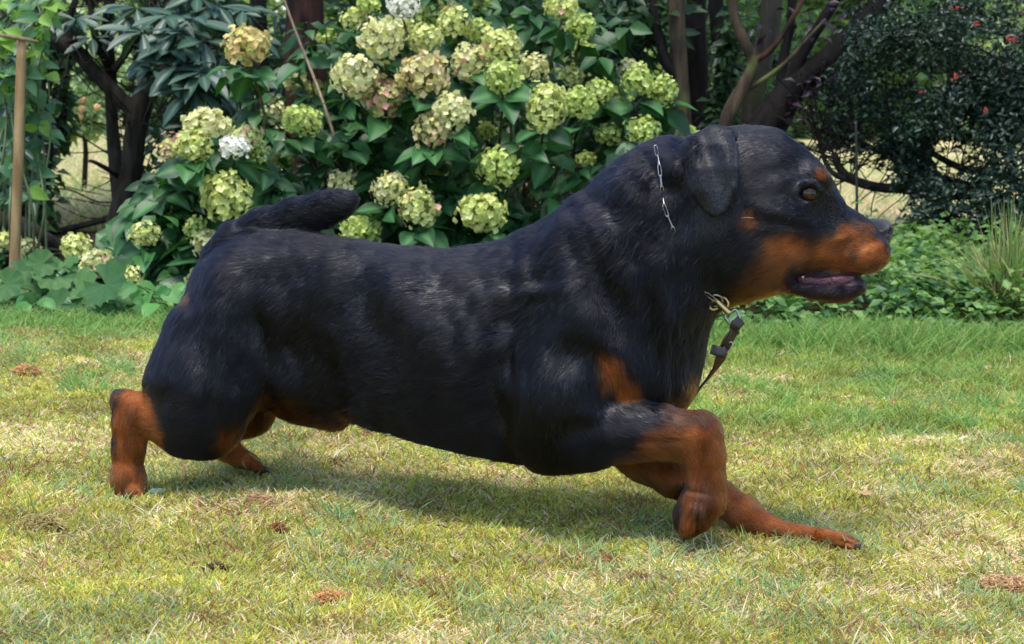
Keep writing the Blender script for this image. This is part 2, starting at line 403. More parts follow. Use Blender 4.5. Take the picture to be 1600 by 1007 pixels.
def uv_s(n=24, m=16):
    th = np.linspace(0, np.pi, m + 1); ph = np.linspace(0, 2 * np.pi, n, endpoint=False)
    Vs = np.stack([np.sin(th)[:, None] * np.cos(ph), np.sin(th)[:, None] * np.sin(ph), np.cos(th)[:, None] * np.ones(n)], -1).reshape(-1, 3)
    i = np.arange(m)[:, None] * n; j = np.arange(n)[None]; k = (j + 1) % n
    return Vs, np.stack([i + j, i + n + j, i + n + k, i + k], -1).reshape(-1, 4)
for i, (a, b, w_, h_, c, lab) in enumerate([
    (515, 940, 52, 26, (.44, .25, .10), 'orange brown clod of dry moss in the near lawn below the belly shadow'),
    (433, 840, 26, 26, (.22, .10, .035), 'small dark rusty clod on the lawn under the shadow of the dog'),
    (66, 824, 70, 26, (.30, .24, .09), 'dark olive brown clod at the edge of a hole near the left border'),
    (402, 800, 46, 18, (.34, .22, .12), 'low pale brown clod of thatch just in front of the dog shadow'),
    (42, 590, 44, 18, (.40, .24, .10), 'tan clod of dry thatch on the lawn behind the hind foot, near the left border'),
    (338, 897, 34, 12, (.09, .05, .035), 'flat blackish scrap of bark lying in the mossy near lawn'),
    (1572, 912, 90, 30, (.42, .27, .14), 'wide heap of tan thatch at the right border of the near lawn'),
    (1000, 908, 36, 14, (.24, .12, .05), 'small brown hollow clod on the lawn below the front paws'),
    (95, 800, 50, 14, (.40, .28, .15), 'pale straw coloured scatter of thatch on the lawn left of the dark clod'),
    (950, 870, 44, 12, (.28, .14, .06), 'reddish brown clod at the near edge of the dog shadow'),
    (1445, 960, 50, 14, (.25, .17, .07), 'dull brown patch of thatch low at the right of the near lawn'),
]): clod(a, b, w_, h_, c, lab, 100 + i)
def dead_leaf(px, py, s, col, label, rz):
    g = ground_pt(px, py); t = np.linspace(-1, 1, 9); ww = np.sqrt(np.clip(1 - t ** 2, 0, 1)) * .55 * (1 - .2 * t)
    V = []; 
    for a, b in zip(t, ww):
        for q in (-1, -.5, 0, .5, 1): V.append((a, b * q, .18 * abs(q) ** 1.5 * b + .12 * math.sin(a * 2.2) + .05 * math.sin(q * 5 + a * 7)))
    V = np.array(V) * s * mpp(g[1]) * .5; i = (np.arange(8)[:, None] * 5 + np.arange(4)[None]).ravel(); q = np.stack([i, i + 5, i + 6, i + 1], 1)
    m = simple_mat('dead_leaf', col, .6, noise=.35, scale=120); o = mobj('fallen_leaf', npmesh('fallen_leaf', V, q, m), loc=(g[0], g[1], float(gh(g[0], g[1])) + .014)); o.rotation_euler = (.35, .1, rz)
    tag(o, label, 'leaf', 'fallen leaves on the lawn')
dead_leaf(692, 838, 26, (.42, .15, .10), 'reddish pink fallen leaf lying on the lawn below the dog shadow', 2.6)
dead_leaf(245, 778, 26, (.07, .12, .10), 'blue grey leaf lying flat on the grass beside the near hind foot', .1)
dead_leaf(1352, 784, 24, (.30, .20, .07), 'curled brown leaf on the lawn above the outstretched front paw', .5)
dead_leaf(1060, 905, 18, (.55, .42, .24), 'pale straw leaf on the lawn below the bent front paw', 1.0)
# ================================================================== PLANTS
def leaf_tpl(L_=1.0, W_=.6, nseg=5, fold=.18, droop=.25, tip=1.3, shape='ovate', wave=0.0):
    """leaf lying along +Y from the stalk, folded along the midrib; returns verts, quads, vein attribute"""
    t = np.linspace(0, 1, nseg + 1)
    if shape == 'ovate': wd = np.sin(np.pi * t ** .72) ** .9 * (1 - .15 * t)
    elif shape == 'lance': wd = np.sin(np.pi * (t * .92 + .04) ** .95) ** .8
    elif shape == 'obov': wd = np.sin(np.pi * t ** 1.25) ** .9
    else: wd = np.sin(np.pi * t)
    wd = wd * W_ / 2 + .012 * W_; wd[-1] = .004
    V, vein = [], []
    for i, (a, b) in enumerate(zip(t, wd)):
        for q in (-1, -.5, 0, .5, 1):
            V.append((b * q, a * L_, fold * abs(q) * b * 1.6 - droop * a * a * L_ + wave * math.sin(a * 9 + q * 2) * abs(q) * W_)); vein.append(1.0 if q == 0 else 0.0)
    i = (np.arange(nseg)[:, None] * 5 + np.arange(4)[None]).ravel()
    return np.array(V), np.stack([i, i + 1, i + 6, i + 5], 1), np.array(vein)
def leaf_tpl_low(W_=.6, fold=.2, droop=.2):
    V = np.array([(0, 0, 0), (W_ / 2, .42, fold * W_), (0, .45, 0), (-W_ / 2, .42, fold * W_), (0, 1, -droop)])
    return V, np.array([[0, 1, 4, 2], [0, 2, 4, 3]])
def leafmesh(name, mat, **kw):
    V, q, ve = leaf_tpl(**kw); return npmesh(name, V, q, mat, True, {'vein': ('POINT', ve)}), V, q
def mat4(Mx, T):
    m = Matrix.Identity(4)
    for i in range(3):
        for j in range(3): m[i][j] = Mx[i][j]
        m[i][3] = T[i]
    return m
def place_leaves(root, name, meshes, Mx, T, limit=300, joined=None, mat=None):
    """first `limit` leaves (those that show largest) as objects; the rest joined"""
    base = Vector(root.location); n = len(T)
    for i in range(min(limit, n)):
        o = bpy.data.objects.new(name, meshes[i % len(meshes)]); C.objects.link(o); o.parent = root
        o.matrix_basis = mat4(Mx[i], T[i] - np.array(base))
    if n > limit and joined is not None:
        tv, tq = joined
        o = cloud('foliage', tv, tq, Mx[limit:], T[limit:], mat, root, tint=rng.random(n - limit)); tag(o, kind='stuff')
def bark_mat(name, c1, c2, scale=14, moss=None):
    m, nt, b = new_mat(name); L = nt.links.new
    tc = N(nt, 'ShaderNodeTexCoord'); mp = N(nt, 'ShaderNodeMapping'); mp.inputs['Scale'].default_value = (1, 1, .22); L(tc.outputs['Object'], mp.inputs[0])
    no = N(nt, 'ShaderNodeTexNoise'); no.inputs['Scale'].default_value = scale * 3; no.inputs['Detail'].default_value = 8; L(mp.outputs[0], no.inputs['Vector'])
    cr = N(nt, 'ShaderNodeValToRGB'); e = cr.color_ramp.elements; e[0].position = .35; e[0].color = (*c1, 1); e[1].position = .68; e[1].color = (*c2, 1); L(no.outputs[0], cr.inputs[0])
    out = cr.outputs[0]
    if moss:
        n2 = N(nt, 'ShaderNodeTexNoise'); n2.inputs['Scale'].default_value = 6; L(tc.outputs['Object'], n2.inputs['Vector'])
        mr = N(nt, 'ShaderNodeMapRange'); mr.inputs[1].default_value = .52; mr.inputs[2].default_value = .66; L(n2.outputs[0], mr.inputs[0])
        mx = N(nt, 'ShaderNodeMix', data_type='RGBA'); mx.inputs[7].default_value = (*moss, 1); L(mr.outputs[0], mx.inputs[0]); L(out, mx.inputs[6]); out = mx.outputs[2]
    L(out, b.inputs['Base Color']); b.inputs['Roughness'].default_value = .85; b.inputs['Specular IOR Level'].default_value = .2
    bp = N(nt, 'ShaderNodeBump'); bp.inputs['Strength'].default_value = .9; bp.inputs['Distance'].default_value = .012; L(no.outputs[0], bp.inputs['Height']); L(bp.outputs[0], b.inputs['Normal'])
    return m
def limb(name, rows, mat, parent, sides=10, wob=.12, seed=0):
    """rows: px, py, radius px, depth"""
    pts = [P(a, b, Y) for a, b, r, Y in rows]; rad = [r * mpp(Y) for a, b, r, Y in rows]
    V, q, t = tube(pts, rad, sides, wob, seed); return mobj(name, npmesh(name, V, [q, t], mat), parent)
def twigs(name, starts, mat, parent, n, Lr, seed, spread=1.0, upb=.4, rad=.003, dirb=None):
    r = np.random.default_rng(seed); parts = []
    for i in range(n):
        s = np.array(starts[r.integers(len(starts))]) ; d = r.normal(0, 1, 3) * spread; d[1] *= .6; d[2] += upb
        if dirb is not None: d += dirb
        d /= np.linalg.norm(d); l = r.uniform(*Lr); pts = [s]
        for k in range(4):
            d = d + r.normal(0, .28, 3); d /= np.linalg.norm(d); pts.append(pts[-1] + d * l / 4)
        parts.append(tube(pts, np.linspace(rad, rad * .35, 5), 5, cap=False))
    V, f = join(parts); o = mobj(name, npmesh(name, V, f, mat), parent); tag(o, kind='stuff'); return o, parts
def leaf_cloud(root, n, mat, tpl, size, pts_fn, seed, name='foliage', up_bias=.6, out=None, flat=.7):
    """n leaves joined in one part; pts_fn(r, n) -> positions"""
    r = np.random.default_rng(seed); T = pts_fn(r, n)
    n = len(T)
    D_ = r.normal(0, 1, (n, 3)); D_[:, 2] = D_[:, 2] * .5 - .35
    if out is not None: D_ += (T - out) / (np.linalg.norm(T - out, axis=1, keepdims=True) + 1e-6) * .8
    Nn = r.normal(0, .55, (n, 3)); Nn[:, 2] += up_bias + .5; Nn[:, 1] -= .35
    Mx = rot_from_dirs(D_, Nn) * (r.uniform(*size, n))[:, None, None]
    o = cloud(name, tpl[0], tpl[1], Mx, T, mat, root, tint=r.random(n)); tag(o, kind='stuff'); return o
def blob_pts(blobs, shell=.5, noise=9.0, thr=.42, yflat=1.0):
    """points in picture-named blobs: (px, py, Y, rx px, ry px, ry depth m, weight)"""
    def fn(r, n):
        wt = np.array([b[6] for b in blobs]); wt = wt / wt.sum(); out = []
        bi = r.choice(len(blobs), n * 2, p=wt)
        c = np.array([P(b[0], b[1], b[2]) for b in blobs])[bi]; rad = np.array([(b[3] * mpp(b[2]), b[5], b[4] * mpp(b[2])) for b in blobs])[bi]
        d = r.normal(0, 1, (n * 2, 3)); d /= np.linalg.norm(d, axis=1, keepdims=True); d *= (r.random((n * 2, 1)) ** shell)
        T = c + d * rad
        m = (fbm(T[:, 0] * noise, T[:, 1] * noise, T[:, 2] * noise, 17, 2) > thr) & (T[:, 2] > .02)
        return T[m][:n]
    return fn
LOW = leaf_tpl_low()
# ------------------------------------------------------------------ hydrangeas
hyl = [leaf_mat('hydrangea_leaf', (.012, .050, .016), (.036, .125, .030), .46, .20, .36, vein=.55)]
hyl_att = leaf_mat('hydrangea_leaf_mass', (.010, .046, .014), (.030, .105, .022), .5, .2, .4, use_attr=True)
hmeshes = []
for L_, W_, fo, dr, wv in ((1, .80, .12, .16, .02), (1, .70, .18, .28, .03), (1, .84, .08, .08, .025), (1, .74, .22, .36, .02)):
    me, hv, hq = leafmesh('hydrangea_leaf', hyl[0], L_=L_, W_=W_, fold=fo, droop=dr, wave=wv); hmeshes.append(me)
hyd_tpl = leaf_tpl(1, .64, 3, .18, .28)[:2]
stemm = bark_mat('hydrangea_stem', (.05, .04, .02), (.14, .12, .05), 20)
# floret of four rounded, cupped petals
def floret_tpl():
    V, Q = [], []
    for k in range(4):
        a = k * math.pi / 2; ca, sa = math.cos(a), math.sin(a); b = len(V)
        for (x, y, z) in ((0, 0, 0), (.36, .46, .22), (.68, .40, .34), (.62, -.40, .20), (.34, -.46, .05), (.94, 0, .10), (.46, 0, .02)):
            V.append((x * ca - y * sa, x * sa + y * ca, z))
        Q += [[b, b + 4, b + 6, b + 1], [b + 6, b + 4, b + 3, b + 5], [b + 1, b + 6, b + 5, b + 2]]
    return np.array(V, float), np.array(Q)
FLV, FLQ = floret_tpl()
floretm, fnt2, fb2 = new_mat('floret'); L = fnt2.links.new
fa2 = N(fnt2, 'ShaderNodeAttribute', attribute_name='tint'); L(fa2.outputs['Color'], fb2.inputs['Base Color']); fb2.inputs['Roughness'].default_value = .6; fb2.inputs['Specular IOR Level'].default_value = .25
tr = N(fnt2, 'ShaderNodeBsdfTranslucent'); L(fa2.outputs['Color'], tr.inputs[0]); ms = N(fnt2, 'ShaderNodeMixShader'); ms.inputs[0].default_value = .30
L(fb2.outputs[0], ms.inputs[1]); L(tr.outputs[0], ms.inputs[2]); L(ms.outputs[0], fnt2.nodes['Material Output'].inputs[0])
TINTS = {'g': ((.46, .58, .13), (.66, .72, .28)), 'y': ((.58, .64, .18), (.80, .80, .38)), 'c': ((.66, .66, .26), (.86, .82, .50)), 'p': ((.58, .58, .20), (.78, .62, .38)),
         'w': ((.90, .87, .76), (.94, .92, .84)), 'o': ((.52, .58, .16), (.76, .50, .26)), 'd': ((.22, .30, .07), (.30, .36, .10))}
def flower_head(root, px, py, Y, r_px, asp, t, seed, split):
    r = np.random.default_rng(seed); c = P(px, py, Y); rr = r_px * mpp(Y) * .95
    n = int(150 * min(1.5, max(.55, (r_px / 26) ** 1.3)))
    i = np.arange(n) + .5; ph = np.arccos(1 - 1.62 * i / n); th = np.pi * (1 + 5 ** .5) * i
    d = np.stack([np.sin(ph) * np.cos(th), np.sin(ph) * np.sin(th), np.cos(ph)], 1)
    tilt = Matrix.Rotation(R(38 + r.uniform(-14, 14)), 3, 'X') @ Matrix.Rotation(r.uniform(-.35, .35), 3, 'Y'); d = d @ np.array(tilt).T
    d += r.normal(0, .10, d.shape); rad = rr * (r.uniform(.78, 1.10, n) * (.78 + .5 * fbm(d[:, 0] * 1.6 + seed, d[:, 1] * 1.6, d[:, 2] * 1.6, 5, 2)))[:, None]
    pos = c + d * rad * np.array([1, 1, asp])
    Nn = d + r.normal(0, .52, d.shape); ax = r.normal(0, 1, d.shape)
    Mx = rot_from_dirs(ax - Nn * ((ax * Nn).sum(1) / (Nn * Nn).sum(1))[:, None], Nn)
    s = rr * .215 * r.uniform(.75, 1.25, n) * (1.0 if r_px > 20 else 1.15); Mx = Mx * s[:, None, None]
    a, b = np.array(TINTS[t][0]), np.array(TINTS[t][1])
    kk = (r.random(n) ** (1.3))[:, None]
    if t in 'pyc' : 
        pk = (r.random(n) < (.16 if t == 'p' else .03)); col = a + (b - a) * kk; col[pk] = np.array([.72, .40, .32]) * r.uniform(.8, 1.1, (pk.sum(), 1))
    else: col = a + (b - a) * kk
    col = col * r.uniform(.82, 1.12, (n, 1))
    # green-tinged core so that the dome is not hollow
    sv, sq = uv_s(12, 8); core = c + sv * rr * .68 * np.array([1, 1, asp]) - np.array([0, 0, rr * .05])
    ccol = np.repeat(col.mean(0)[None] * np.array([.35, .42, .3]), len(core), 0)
    front = (d[:, 1] < .25) if split else np.zeros(n, bool)
    nv = len(FLV); rest = ~front; m = rest.sum()
    V = (np.einsum('nij,vj->nvi', Mx[rest], FLV) + pos[rest][:, None]).reshape(-1, 3); Q = (FLQ[None] + (np.arange(m) * nv)[:, None, None]).reshape(-1, 4)
    cc = np.repeat(col[rest], nv, 0)
    # petals darker green at the eye of each floret
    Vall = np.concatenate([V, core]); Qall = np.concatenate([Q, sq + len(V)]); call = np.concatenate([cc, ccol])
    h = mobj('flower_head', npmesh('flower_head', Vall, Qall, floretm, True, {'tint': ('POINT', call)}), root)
    if split:
        cols = {}
        for j in np.nonzero(front)[0]:
            key = j % 6
            if key not in cols: cols[key] = npmesh('floret', FLV, FLQ, floretm, True, {'tint': ('POINT', np.repeat(col[j][None], nv, 0))})
            o = bpy.data.objects.new('floret', cols[key]); C.objects.link(o); o.parent = h
            o.matrix_basis = mat4(Mx[j], pos[j])
    return c, rr
def hydrangea(heads, base_px, Yb, label, dome, nleaf, seed, stems_from, near_face):
    """dome: list of blobs whose camera and top side carries the leaves"""
    r = np.random.default_rng(seed)
    bx = P(base_px, 430, Yb); root = empty('hydrangea_bush', (bx[0], bx[1], 0.0), label, 'bush')
    stems = []; pairs = []
    for (px, py, rp, asp, t, dY) in heads:
        Y = Yb + dY - (.14 if t != 'd' else .04); c, rr = flower_head(root, px, py, Y, rp, asp, t, int(px * 7 + py), rp >= 30)
        s0 = P(stems_from[0] + (px - stems_from[0]) * .35 + r.uniform(-20, 20), 430, Yb + .15)[:3]; s0[2] = 0.02
        mid = s0 * .4 + c * .6 + np.array([r.normal(0, .04), .10, .02])
        V = [s0, mid, c + np.array([0, .03, -rr * .9]), c]; stems.append(tube(V, [.006, .005, .0035, .003], 6, cap=False))
        # whorl of leaves right under the head
        m = r.integers(4, 7)
        for k in range(m):
            a = r.uniform(0, 2 * np.pi); d = np.array([math.cos(a), math.sin(a) * .8 - .25, -.25 + r.normal(0, .22)])
            nn = np.array([-.25 * d[0], -.55, 1.0]) + r.normal(0, .36, 3)
            pairs.append((c + np.array([0, .01, -rr * r.uniform(.9, 1.5)]) + d * rr * .35, d, nn, r.uniform(.080, .125), -Y + .15))
    # leafy shoots without flowers over the face of the bush
    tips = []; 
    bi = r.choice(len(dome), nleaf // 5, p=np.array([b[6] for b in dome]) / sum(b[6] for b in dome))
    for b in bi:
        q = dome[b]; d = r.normal(0, 1, 3); d /= np.linalg.norm(d); d[1] = -abs(d[1]) if r.random() < .75 else d[1]
        c = P(q[0], q[1], q[2]) + d * np.array([q[3] * mpp(q[2]), q[5], q[4] * mpp(q[2])]) * r.uniform(.55, 1.0)
        if c[2] < .05: c[2] = r.uniform(.05, .2)
        if r.random() < .28:
            s0 = np.array([c[0] * .75 + bx[0] * .25, c[1] + .2, .02]); stems.append(tube([s0, s0 * .4 + c * .6 + [0, .06, 0], c], [.006, .004, .002], 5, cap=False))
        a0 = r.uniform(0, np.pi)
        for k in range(6):
            a = a0 + k * np.pi / 2 + (k // 4) * .7 + r.normal(0, .15); lay = k // 2
            d = np.array([math.cos(a), math.sin(a) * .85 - .3, -.15 - .15 * lay + r.normal(0, .15)]); nn = np.array([.1 * d[0], -.6, 1.0]) + r.normal(0, .42, 3)
            pairs.append((c - np.array([0, 0, .022 * lay]) + d * .012, d, nn, r.uniform(.062, .115) * (.7 + .2 * lay), -c[1]))
    # blooms push out of the foliage: no leaf lies across the face of one
    def clear(q):
        tip = q[0] + q[1] / np.linalg.norm(q[1]) * q[3] * .6
        for pt in (q[0], tip):
            x_, y_ = proj(pt[None])
            for (px, py, rp, asp, t, dY) in heads:
                if t != 'd' and pt[1] < Yb + dY + .03 and math.hypot(x_[0] - px, (y_[0] - py) / asp) < rp * .92: return r.random() < .30
        return True
    pairs = [q for q in pairs if clear(q)]
    pairs.sort(key=lambda q: -(q[3] / abs(q[0][1]) * (1.25 if q[0][1] < near_face else .5)))
    T = np.array([q[0] for q in pairs]); Dd = np.array([q[1] for q in pairs]); Nn = np.array([q[2] for q in pairs]); S = np.array([q[3] for q in pairs])
    Mx = rot_from_dirs(Dd, Nn) * S[:, None, None]
    place_leaves(root, 'leaf', hmeshes, Mx, T, 300, hyd_tpl, hyl_att)
    V, f = join(stems); o = mobj('stems', npmesh('stems', V, f, stemm), root); tag(o, kind='stuff')
    return root
HEADS = [ # px, py, radius, aspect, tint, depth offset
 (630, 12, 22, .9, 'w', .1), (555, 30, 20, .9, 'y', .25), (595, 62, 31, 1.0, 'c', -.05), (629, 45, 18, .9, 'y', .2), (664, 62, 24, .9, 'y', .05), (665, 28, 20, .9, 'g', .3), (712, 35, 26, .8, 'y', .15), (745, 50, 20, .9, 'g', .3),
 (660, 118, 35, .9, 'p', -.1), (553, 122, 33, .95, 'c', -.1), (598, 152, 30, 1.0, 'p', -.05), (783, 72, 28, .9, 'y', .05), (735, 100, 29, 1.0, 'c', .1), (787, 122, 27, 1.0, 'g', -.05), (834, 105, 22, .9, 'c', .15), (730, 148, 27, 1.0, 'd', .2),
 (705, 176, 30, .9, 'c', -.15), (674, 205, 26, 1.05, 'p', -.15), (853, 168, 31, 1.2, 'y', -.1), (905, 163, 26, .9, 'g', .05), (935, 142, 21, .9, 'g', .15), (878, 12, 25, .8, 'y', .1), (906, 42, 22, .9, 'g', .25), (914, 78, 18, .9, 'g', .35),
 (780, 263, 29, .95, 'g', -.1), (610, 296, 25, .95, 'c', -.15), (655, 326, 28, 1.1, 'y', -.2), (675, 258, 27, .8, 'd', .0), (754, 333, 34, .85, 'y', -.2), (795, 332, 17, 1, 'y', .1), (566, 360, 29, .8, 'g', -.15), (537, 290, 25, .8, 'c', .0),
 (999, 128, 24, .95, 'g', .15), (1035, 142, 21, 1, 'g', .2), (950, 210, 19, .8, 'g', .2), (1006, 204, 23, .95, 'g', .1), (1076, 212, 20, .6, 'g', .25), (843, 212, 22, .7, 'd', .15), (535, 212, 18, .9, 'd', .2), (655, 388, 12, .8, 'y', .1),
 (462, 128, 18, .7, 'c', .3), (495, 140, 16, .8, 'y', .3), (427, 176, 18, .9, 'c', .1), (472, 189, 27, .8, 'g', -.05), (720, 188, 14, 1, 'd', .3), (985, 108, 16, .9, 'c', .35), (810, 292, 14, .8, 'c', .35), (575, 8, 18, .8, 'g', .2), (760, 10, 20, .7, 'd', .35), (700, 8, 14, .8, 'c', .4), (895, 118, 17, .9, 'y', .3), (965, 150, 16, .9, 'g', .3), (440, 250, 16, .8, 'g', .2), (520, 245, 15, .8, 'd', .15), (700, 300, 15, .8, 'g', .15), (830, 262, 16, .8, 'g', .2), (640, 90, 16, .9, 'y', .25), (760, 205, 15, .9, 'g', .25), (915, 250, 15, .8, 'g', .25), (510, 60, 15, .9, 'g', .3)]
DOME = [(560, 120, 6.75, 130, 110, .28, 1.2), (700, 90, 6.8, 170, 130, .3, 1.6), (870, 90, 6.9, 150, 120, .3, 1.2), (980, 180, 6.9, 100, 90, .3, .7), (560, 260, 6.6, 150, 110, .3, 1.4), (740, 250, 6.6, 190, 130, .32, 2.0),
        (900, 260, 6.7, 150, 100, .3, 1.2), (600, 360, 6.5, 200, 70, .3, 1.3), (800, 370, 6.5, 220, 80, .3, 1.3), (440, 230, 6.6, 90, 100, .3, .8), (450, 320, 6.5, 90, 70, .3, .6), (600, 450, 6.45, 260, 50, .3, .6)]
hydrangea(HEADS, 720, 6.55, 'tall wide hydrangea bush full of lime and blush flower heads behind the dog', DOME, 1500, 31, (720, 0), 6.6)
HEADS2 = [(323, 196, 33, .75, 'c', -.05), (298, 229, 28, .85, 'y', -.12), (268, 236, 20, 1.1, 'p', .05), (366, 230, 22, .75, 'w', -.1), (385, 215, 24, .8, 'y', .05), (400, 238, 18, .9, 'g', .1), (352, 310, 34, 1.1, 'y', -.12), (228, 368, 22, .9, 'y', -.05),
          (305, 358, 18, .9, 'g', .0), (325, 382, 24, .9, 'c', -.1), (312, 438, 19, 1.0, 'y', -.15), (256, 320, 20, .9, 'g', .15), (388, 72, 33, .8, 'o', .0), (120, 388, 24, .9, 'y', .0), (150, 412, 24, .8, 'c', -.1), (201, 437, 21, .9, 'y', -.15), (14, 378, 18, .9, 'y', .2), (44, 388, 17, .8, 'c', .2)]
DOME2 = [(330, 270, 6.4, 90, 60, .22, 1.2), (280, 340, 6.3, 90, 60, .22, 1.2), (360, 380, 6.3, 80, 70, .22, 1.0), (240, 420, 6.2, 80, 40, .2, .9), (390, 130, 6.6, 45, 50, .12, .22), (160, 410, 6.3, 60, 30, .15, .35), (420, 330, 6.3, 60, 90, .2, .6), (300, 450, 6.15, 90, 35, .15, .5)]
hydrangea(HEADS2, 320, 6.25, 'lower hydrangea bush with cream, lime and one white flower head left of the raised tail', DOME2, 850, 32, (320, 0), 6.3)

# ------------------------------------------------------------------ rhododendron with dark arching stems, left
darkbark = bark_mat('dark_bark', (.010, .008, .006), (.032, .026, .019), 14)
rh = empty('rhododendron', (*P(200, 400, 7.3)[:2], 0), 'dark stemmed rhododendron with long leathery leaves beyond the lower hydrangea', 'shrub')
Yr = 7.3
RL = [[(170, 410, 16, Yr), (186, 340, 14, Yr), (206, 262, 13, Yr), (214, 190, 13, Yr), (232, 140, 14, Yr), (262, 112, 11, Yr), (300, 80, 7, Yr - .1), (330, 60, 4, Yr - .2)],
      [(214, 180, 10, Yr), (180, 145, 9, Yr), (140, 105, 9, Yr), (112, 74, 10, Yr), (80, 60, 8, Yr), (40, 52, 6, Yr), (0, 40, 4, Yr)],
      [(188, 330, 9, Yr + .05), (182, 260, 9, Yr + .1), (176, 200, 8, Yr + .15), (172, 120, 8, Yr + .15), (168, 60, 8, Yr + .1), (172, 0, 7, Yr)],
      [(172, 110, 6, Yr + .1), (150, 60, 5, Yr), (142, 10, 4, Yr), (140, -20, 4, Yr)], [(112, 74, 6, Yr), (105, 40, 5, Yr), (118, 0, 4, Yr), (120, -20, 3, Yr)],
      [(232, 140, 8, Yr), (225, 90, 6, Yr + .1), (240, 40, 5, Yr + .1), (238, -20, 4, Yr + .1)], [(178, 110, 5, Yr), (215, 60, 4, Yr), (250, 20, 3, Yr - .1), (280, -10, 3, Yr)],
      [(214, 165, 5, Yr), (190, 150, 3, Yr - .05), (150, 255, 2.5, Yr - .1), (140, 252, 2, Yr - .1)][::-1][:2] + [(185, 275, 4, Yr)],
      [(112, 425, 16, 6.75), (90, 395, 15, 6.75), (60, 372, 14, 6.7), (20, 350, 12, 6.7), (-30, 345, 11, 6.7)], [(100, 415, 9, 6.8), (30, 392, 8, 6.8), (-30, 385, 7, 6.8)],
      [(60, 330, 7, Yr + .1), (75, 230, 7, Yr + .1), (66, 150, 6, Yr + .1), (60, 60, 5, Yr + .1)]]
for i, b in enumerate(RL): limb('branch', [(q[0], q[1], q[2] * 1.28, q[3]) for q in b], darkbark, rh, 10, .15, i)
st = [P(a, b, Y) for l in RL[:7] for a, b, r_, Y in l[2:]]
twigs('twigs', st, darkbark, rh, 230, (.12, .42), 41, rad=.0032)
rhm = leaf_mat('rhododendron_leaf', (.016, .046, .034), (.036, .080, .050), .42, .10, .4, vein=.5)
rhm_a = leaf_mat('rhododendron_leaf_mass', (.014, .040, .026), (.032, .074, .040), .42, .12, .4, use_attr=True)
rme = [leafmesh('rhododendron_leaf', rhm, L_=1, W_=.30, fold=f_, droop=d_, shape='obov')[0] for f_, d_ in ((.2, .1), (.3, .22), (.1, .05))]
pr = []; r = np.random.default_rng(43)
WH = [(262, 20, 6.9, 1.2), (300, 35, 6.85, 1.2), (232, 52, 6.8, 1.1), (262, 68, 6.8, 1.1), (285, 100, 6.75, 1.2), (322, 62, 6.8, 1.1), (318, 108, 6.7, 1.2), (262, 110, 6.8, 1.1), (300, 135, 6.7, 1.1), (340, 100, 6.75, 1.0), (220, 10, 7.0, 1.1), (345, 20, 7.0, 1.0), (250, 84, 6.85, 1.0), (335, 130, 6.75, 1.0),
      (200, 30, 7.1, .9), (60, 30, 7.0, .9), (20, 90, 7.0, .9), (120, 20, 7.1, .8), (20, 230, 6.9, .9), (40, 290, 6.9, .9), (380, 20, 7.2, 1.0), (400, 60, 7.3, .9), (150, 60, 7.3, .8), (10, 160, 7.0, .9), (310, 0, 7.0, 1.1), (280, 50, 6.8, 1.1)]
for (a, b, Y, s) in WH:
    c = P(a + r.normal(0, 4), b + r.normal(0, 4), Y); m = r.integers(8, 12); ph0 = r.uniform(0, 6)
    for k in range(m):
        an = ph0 + k * 2 * np.pi / m; el_ = r.uniform(-.95, .15); d = np.array([math.cos(an), math.sin(an) * .8 - .15, el_]); pr.append((c + d * .01, d, np.array([-.3 * d[0], -.35, 1]) + r.normal(0, .12, 3), r.uniform(.10, .155) * s))
Mx = rot_from_dirs(np.array([q[1] for q in pr]), np.array([q[2] for q in pr])) * np.array([q[3] for q in pr])[:, None, None]
place_leaves(rh, 'leaf', rme, Mx, np.array([q[0] for q in pr]), 300, leaf_tpl(1, .3, 3, .2, .15, shape='obov')[:2], rhm_a)
leaf_cloud(rh, 620, rhm_a, leaf_tpl(1, .3, 3, .2, .15, shape='obov')[:2], (.07, .12), blob_pts([(20, 10, 7.6, 50, 40, .3, .5), (320, 30, 7.6, 90, 60, .3, 1.8), (20, 200, 7.4, 50, 130, .2, .8), (350, 160, 7.5, 70, 60, .2, .5), (130, -40, 7.5, 250, 30, .4, .8), (250, 230, 7.9, 70, 90, .2, .35)]), 45)

# ------------------------------------------------------------------ leafy climber on the left edge and the stake
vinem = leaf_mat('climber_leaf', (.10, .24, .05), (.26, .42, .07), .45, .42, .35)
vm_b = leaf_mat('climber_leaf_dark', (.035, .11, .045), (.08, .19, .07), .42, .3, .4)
vl = empty('leafy_climber', (*P(20, 430, 6.35)[:2], 0), 'bright leafed climber on the left border, crossed by the wooden stake', 'climber')
vme = [leafmesh('climber_leaf', vinem, L_=1, W_=.62, fold=.15, droop=.3)[0], leafmesh('climber_leaf_b', vm_b, L_=1, W_=.58, fold=.2, droop=.3)[0]]
pr = []; r = np.random.default_rng(47); vs = []
for i in range(15):
    a0 = r.uniform(-20, 75); pts = [P(a0, 430, 6.35)]
    x_ = a0
    for b in (330, 230, 130, 50, -10):
        x_ += r.normal(0, 14); pts.append(P(x_, b, 6.35 + r.normal(0, .06)))
        if b < 60 and r.random() < .5: x_ += 40
    vs.append(tube(pts, [.004, .004, .003, .003, .002, .002], 5, cap=False))
    Qp = np.array(pts)
    for k in range(12):
        t = r.uniform(1.1, 4.99); j = int(t); c = Qp[j] + (Qp[min(j + 1, 5)] - Qp[j]) * (t - j); d = np.array([r.normal(0, 1), -.5 + r.normal(0, .4), -.3 + r.normal(0, .35)])
        pr.append((c, d, np.array([0, -.8, .8]) + r.normal(0, .3, 3), r.uniform(.055, .085), c[2]))
hi = [q for q in pr]; r.shuffle(hi)
hi.sort(key=lambda q: -q[4] * .0)
pr = hi
Mx = rot_from_dirs(np.array([q[1] for q in pr]), np.array([q[2] for q in pr])) * np.array([q[3] for q in pr])[:, None, None]
base = Vector(vl.location)
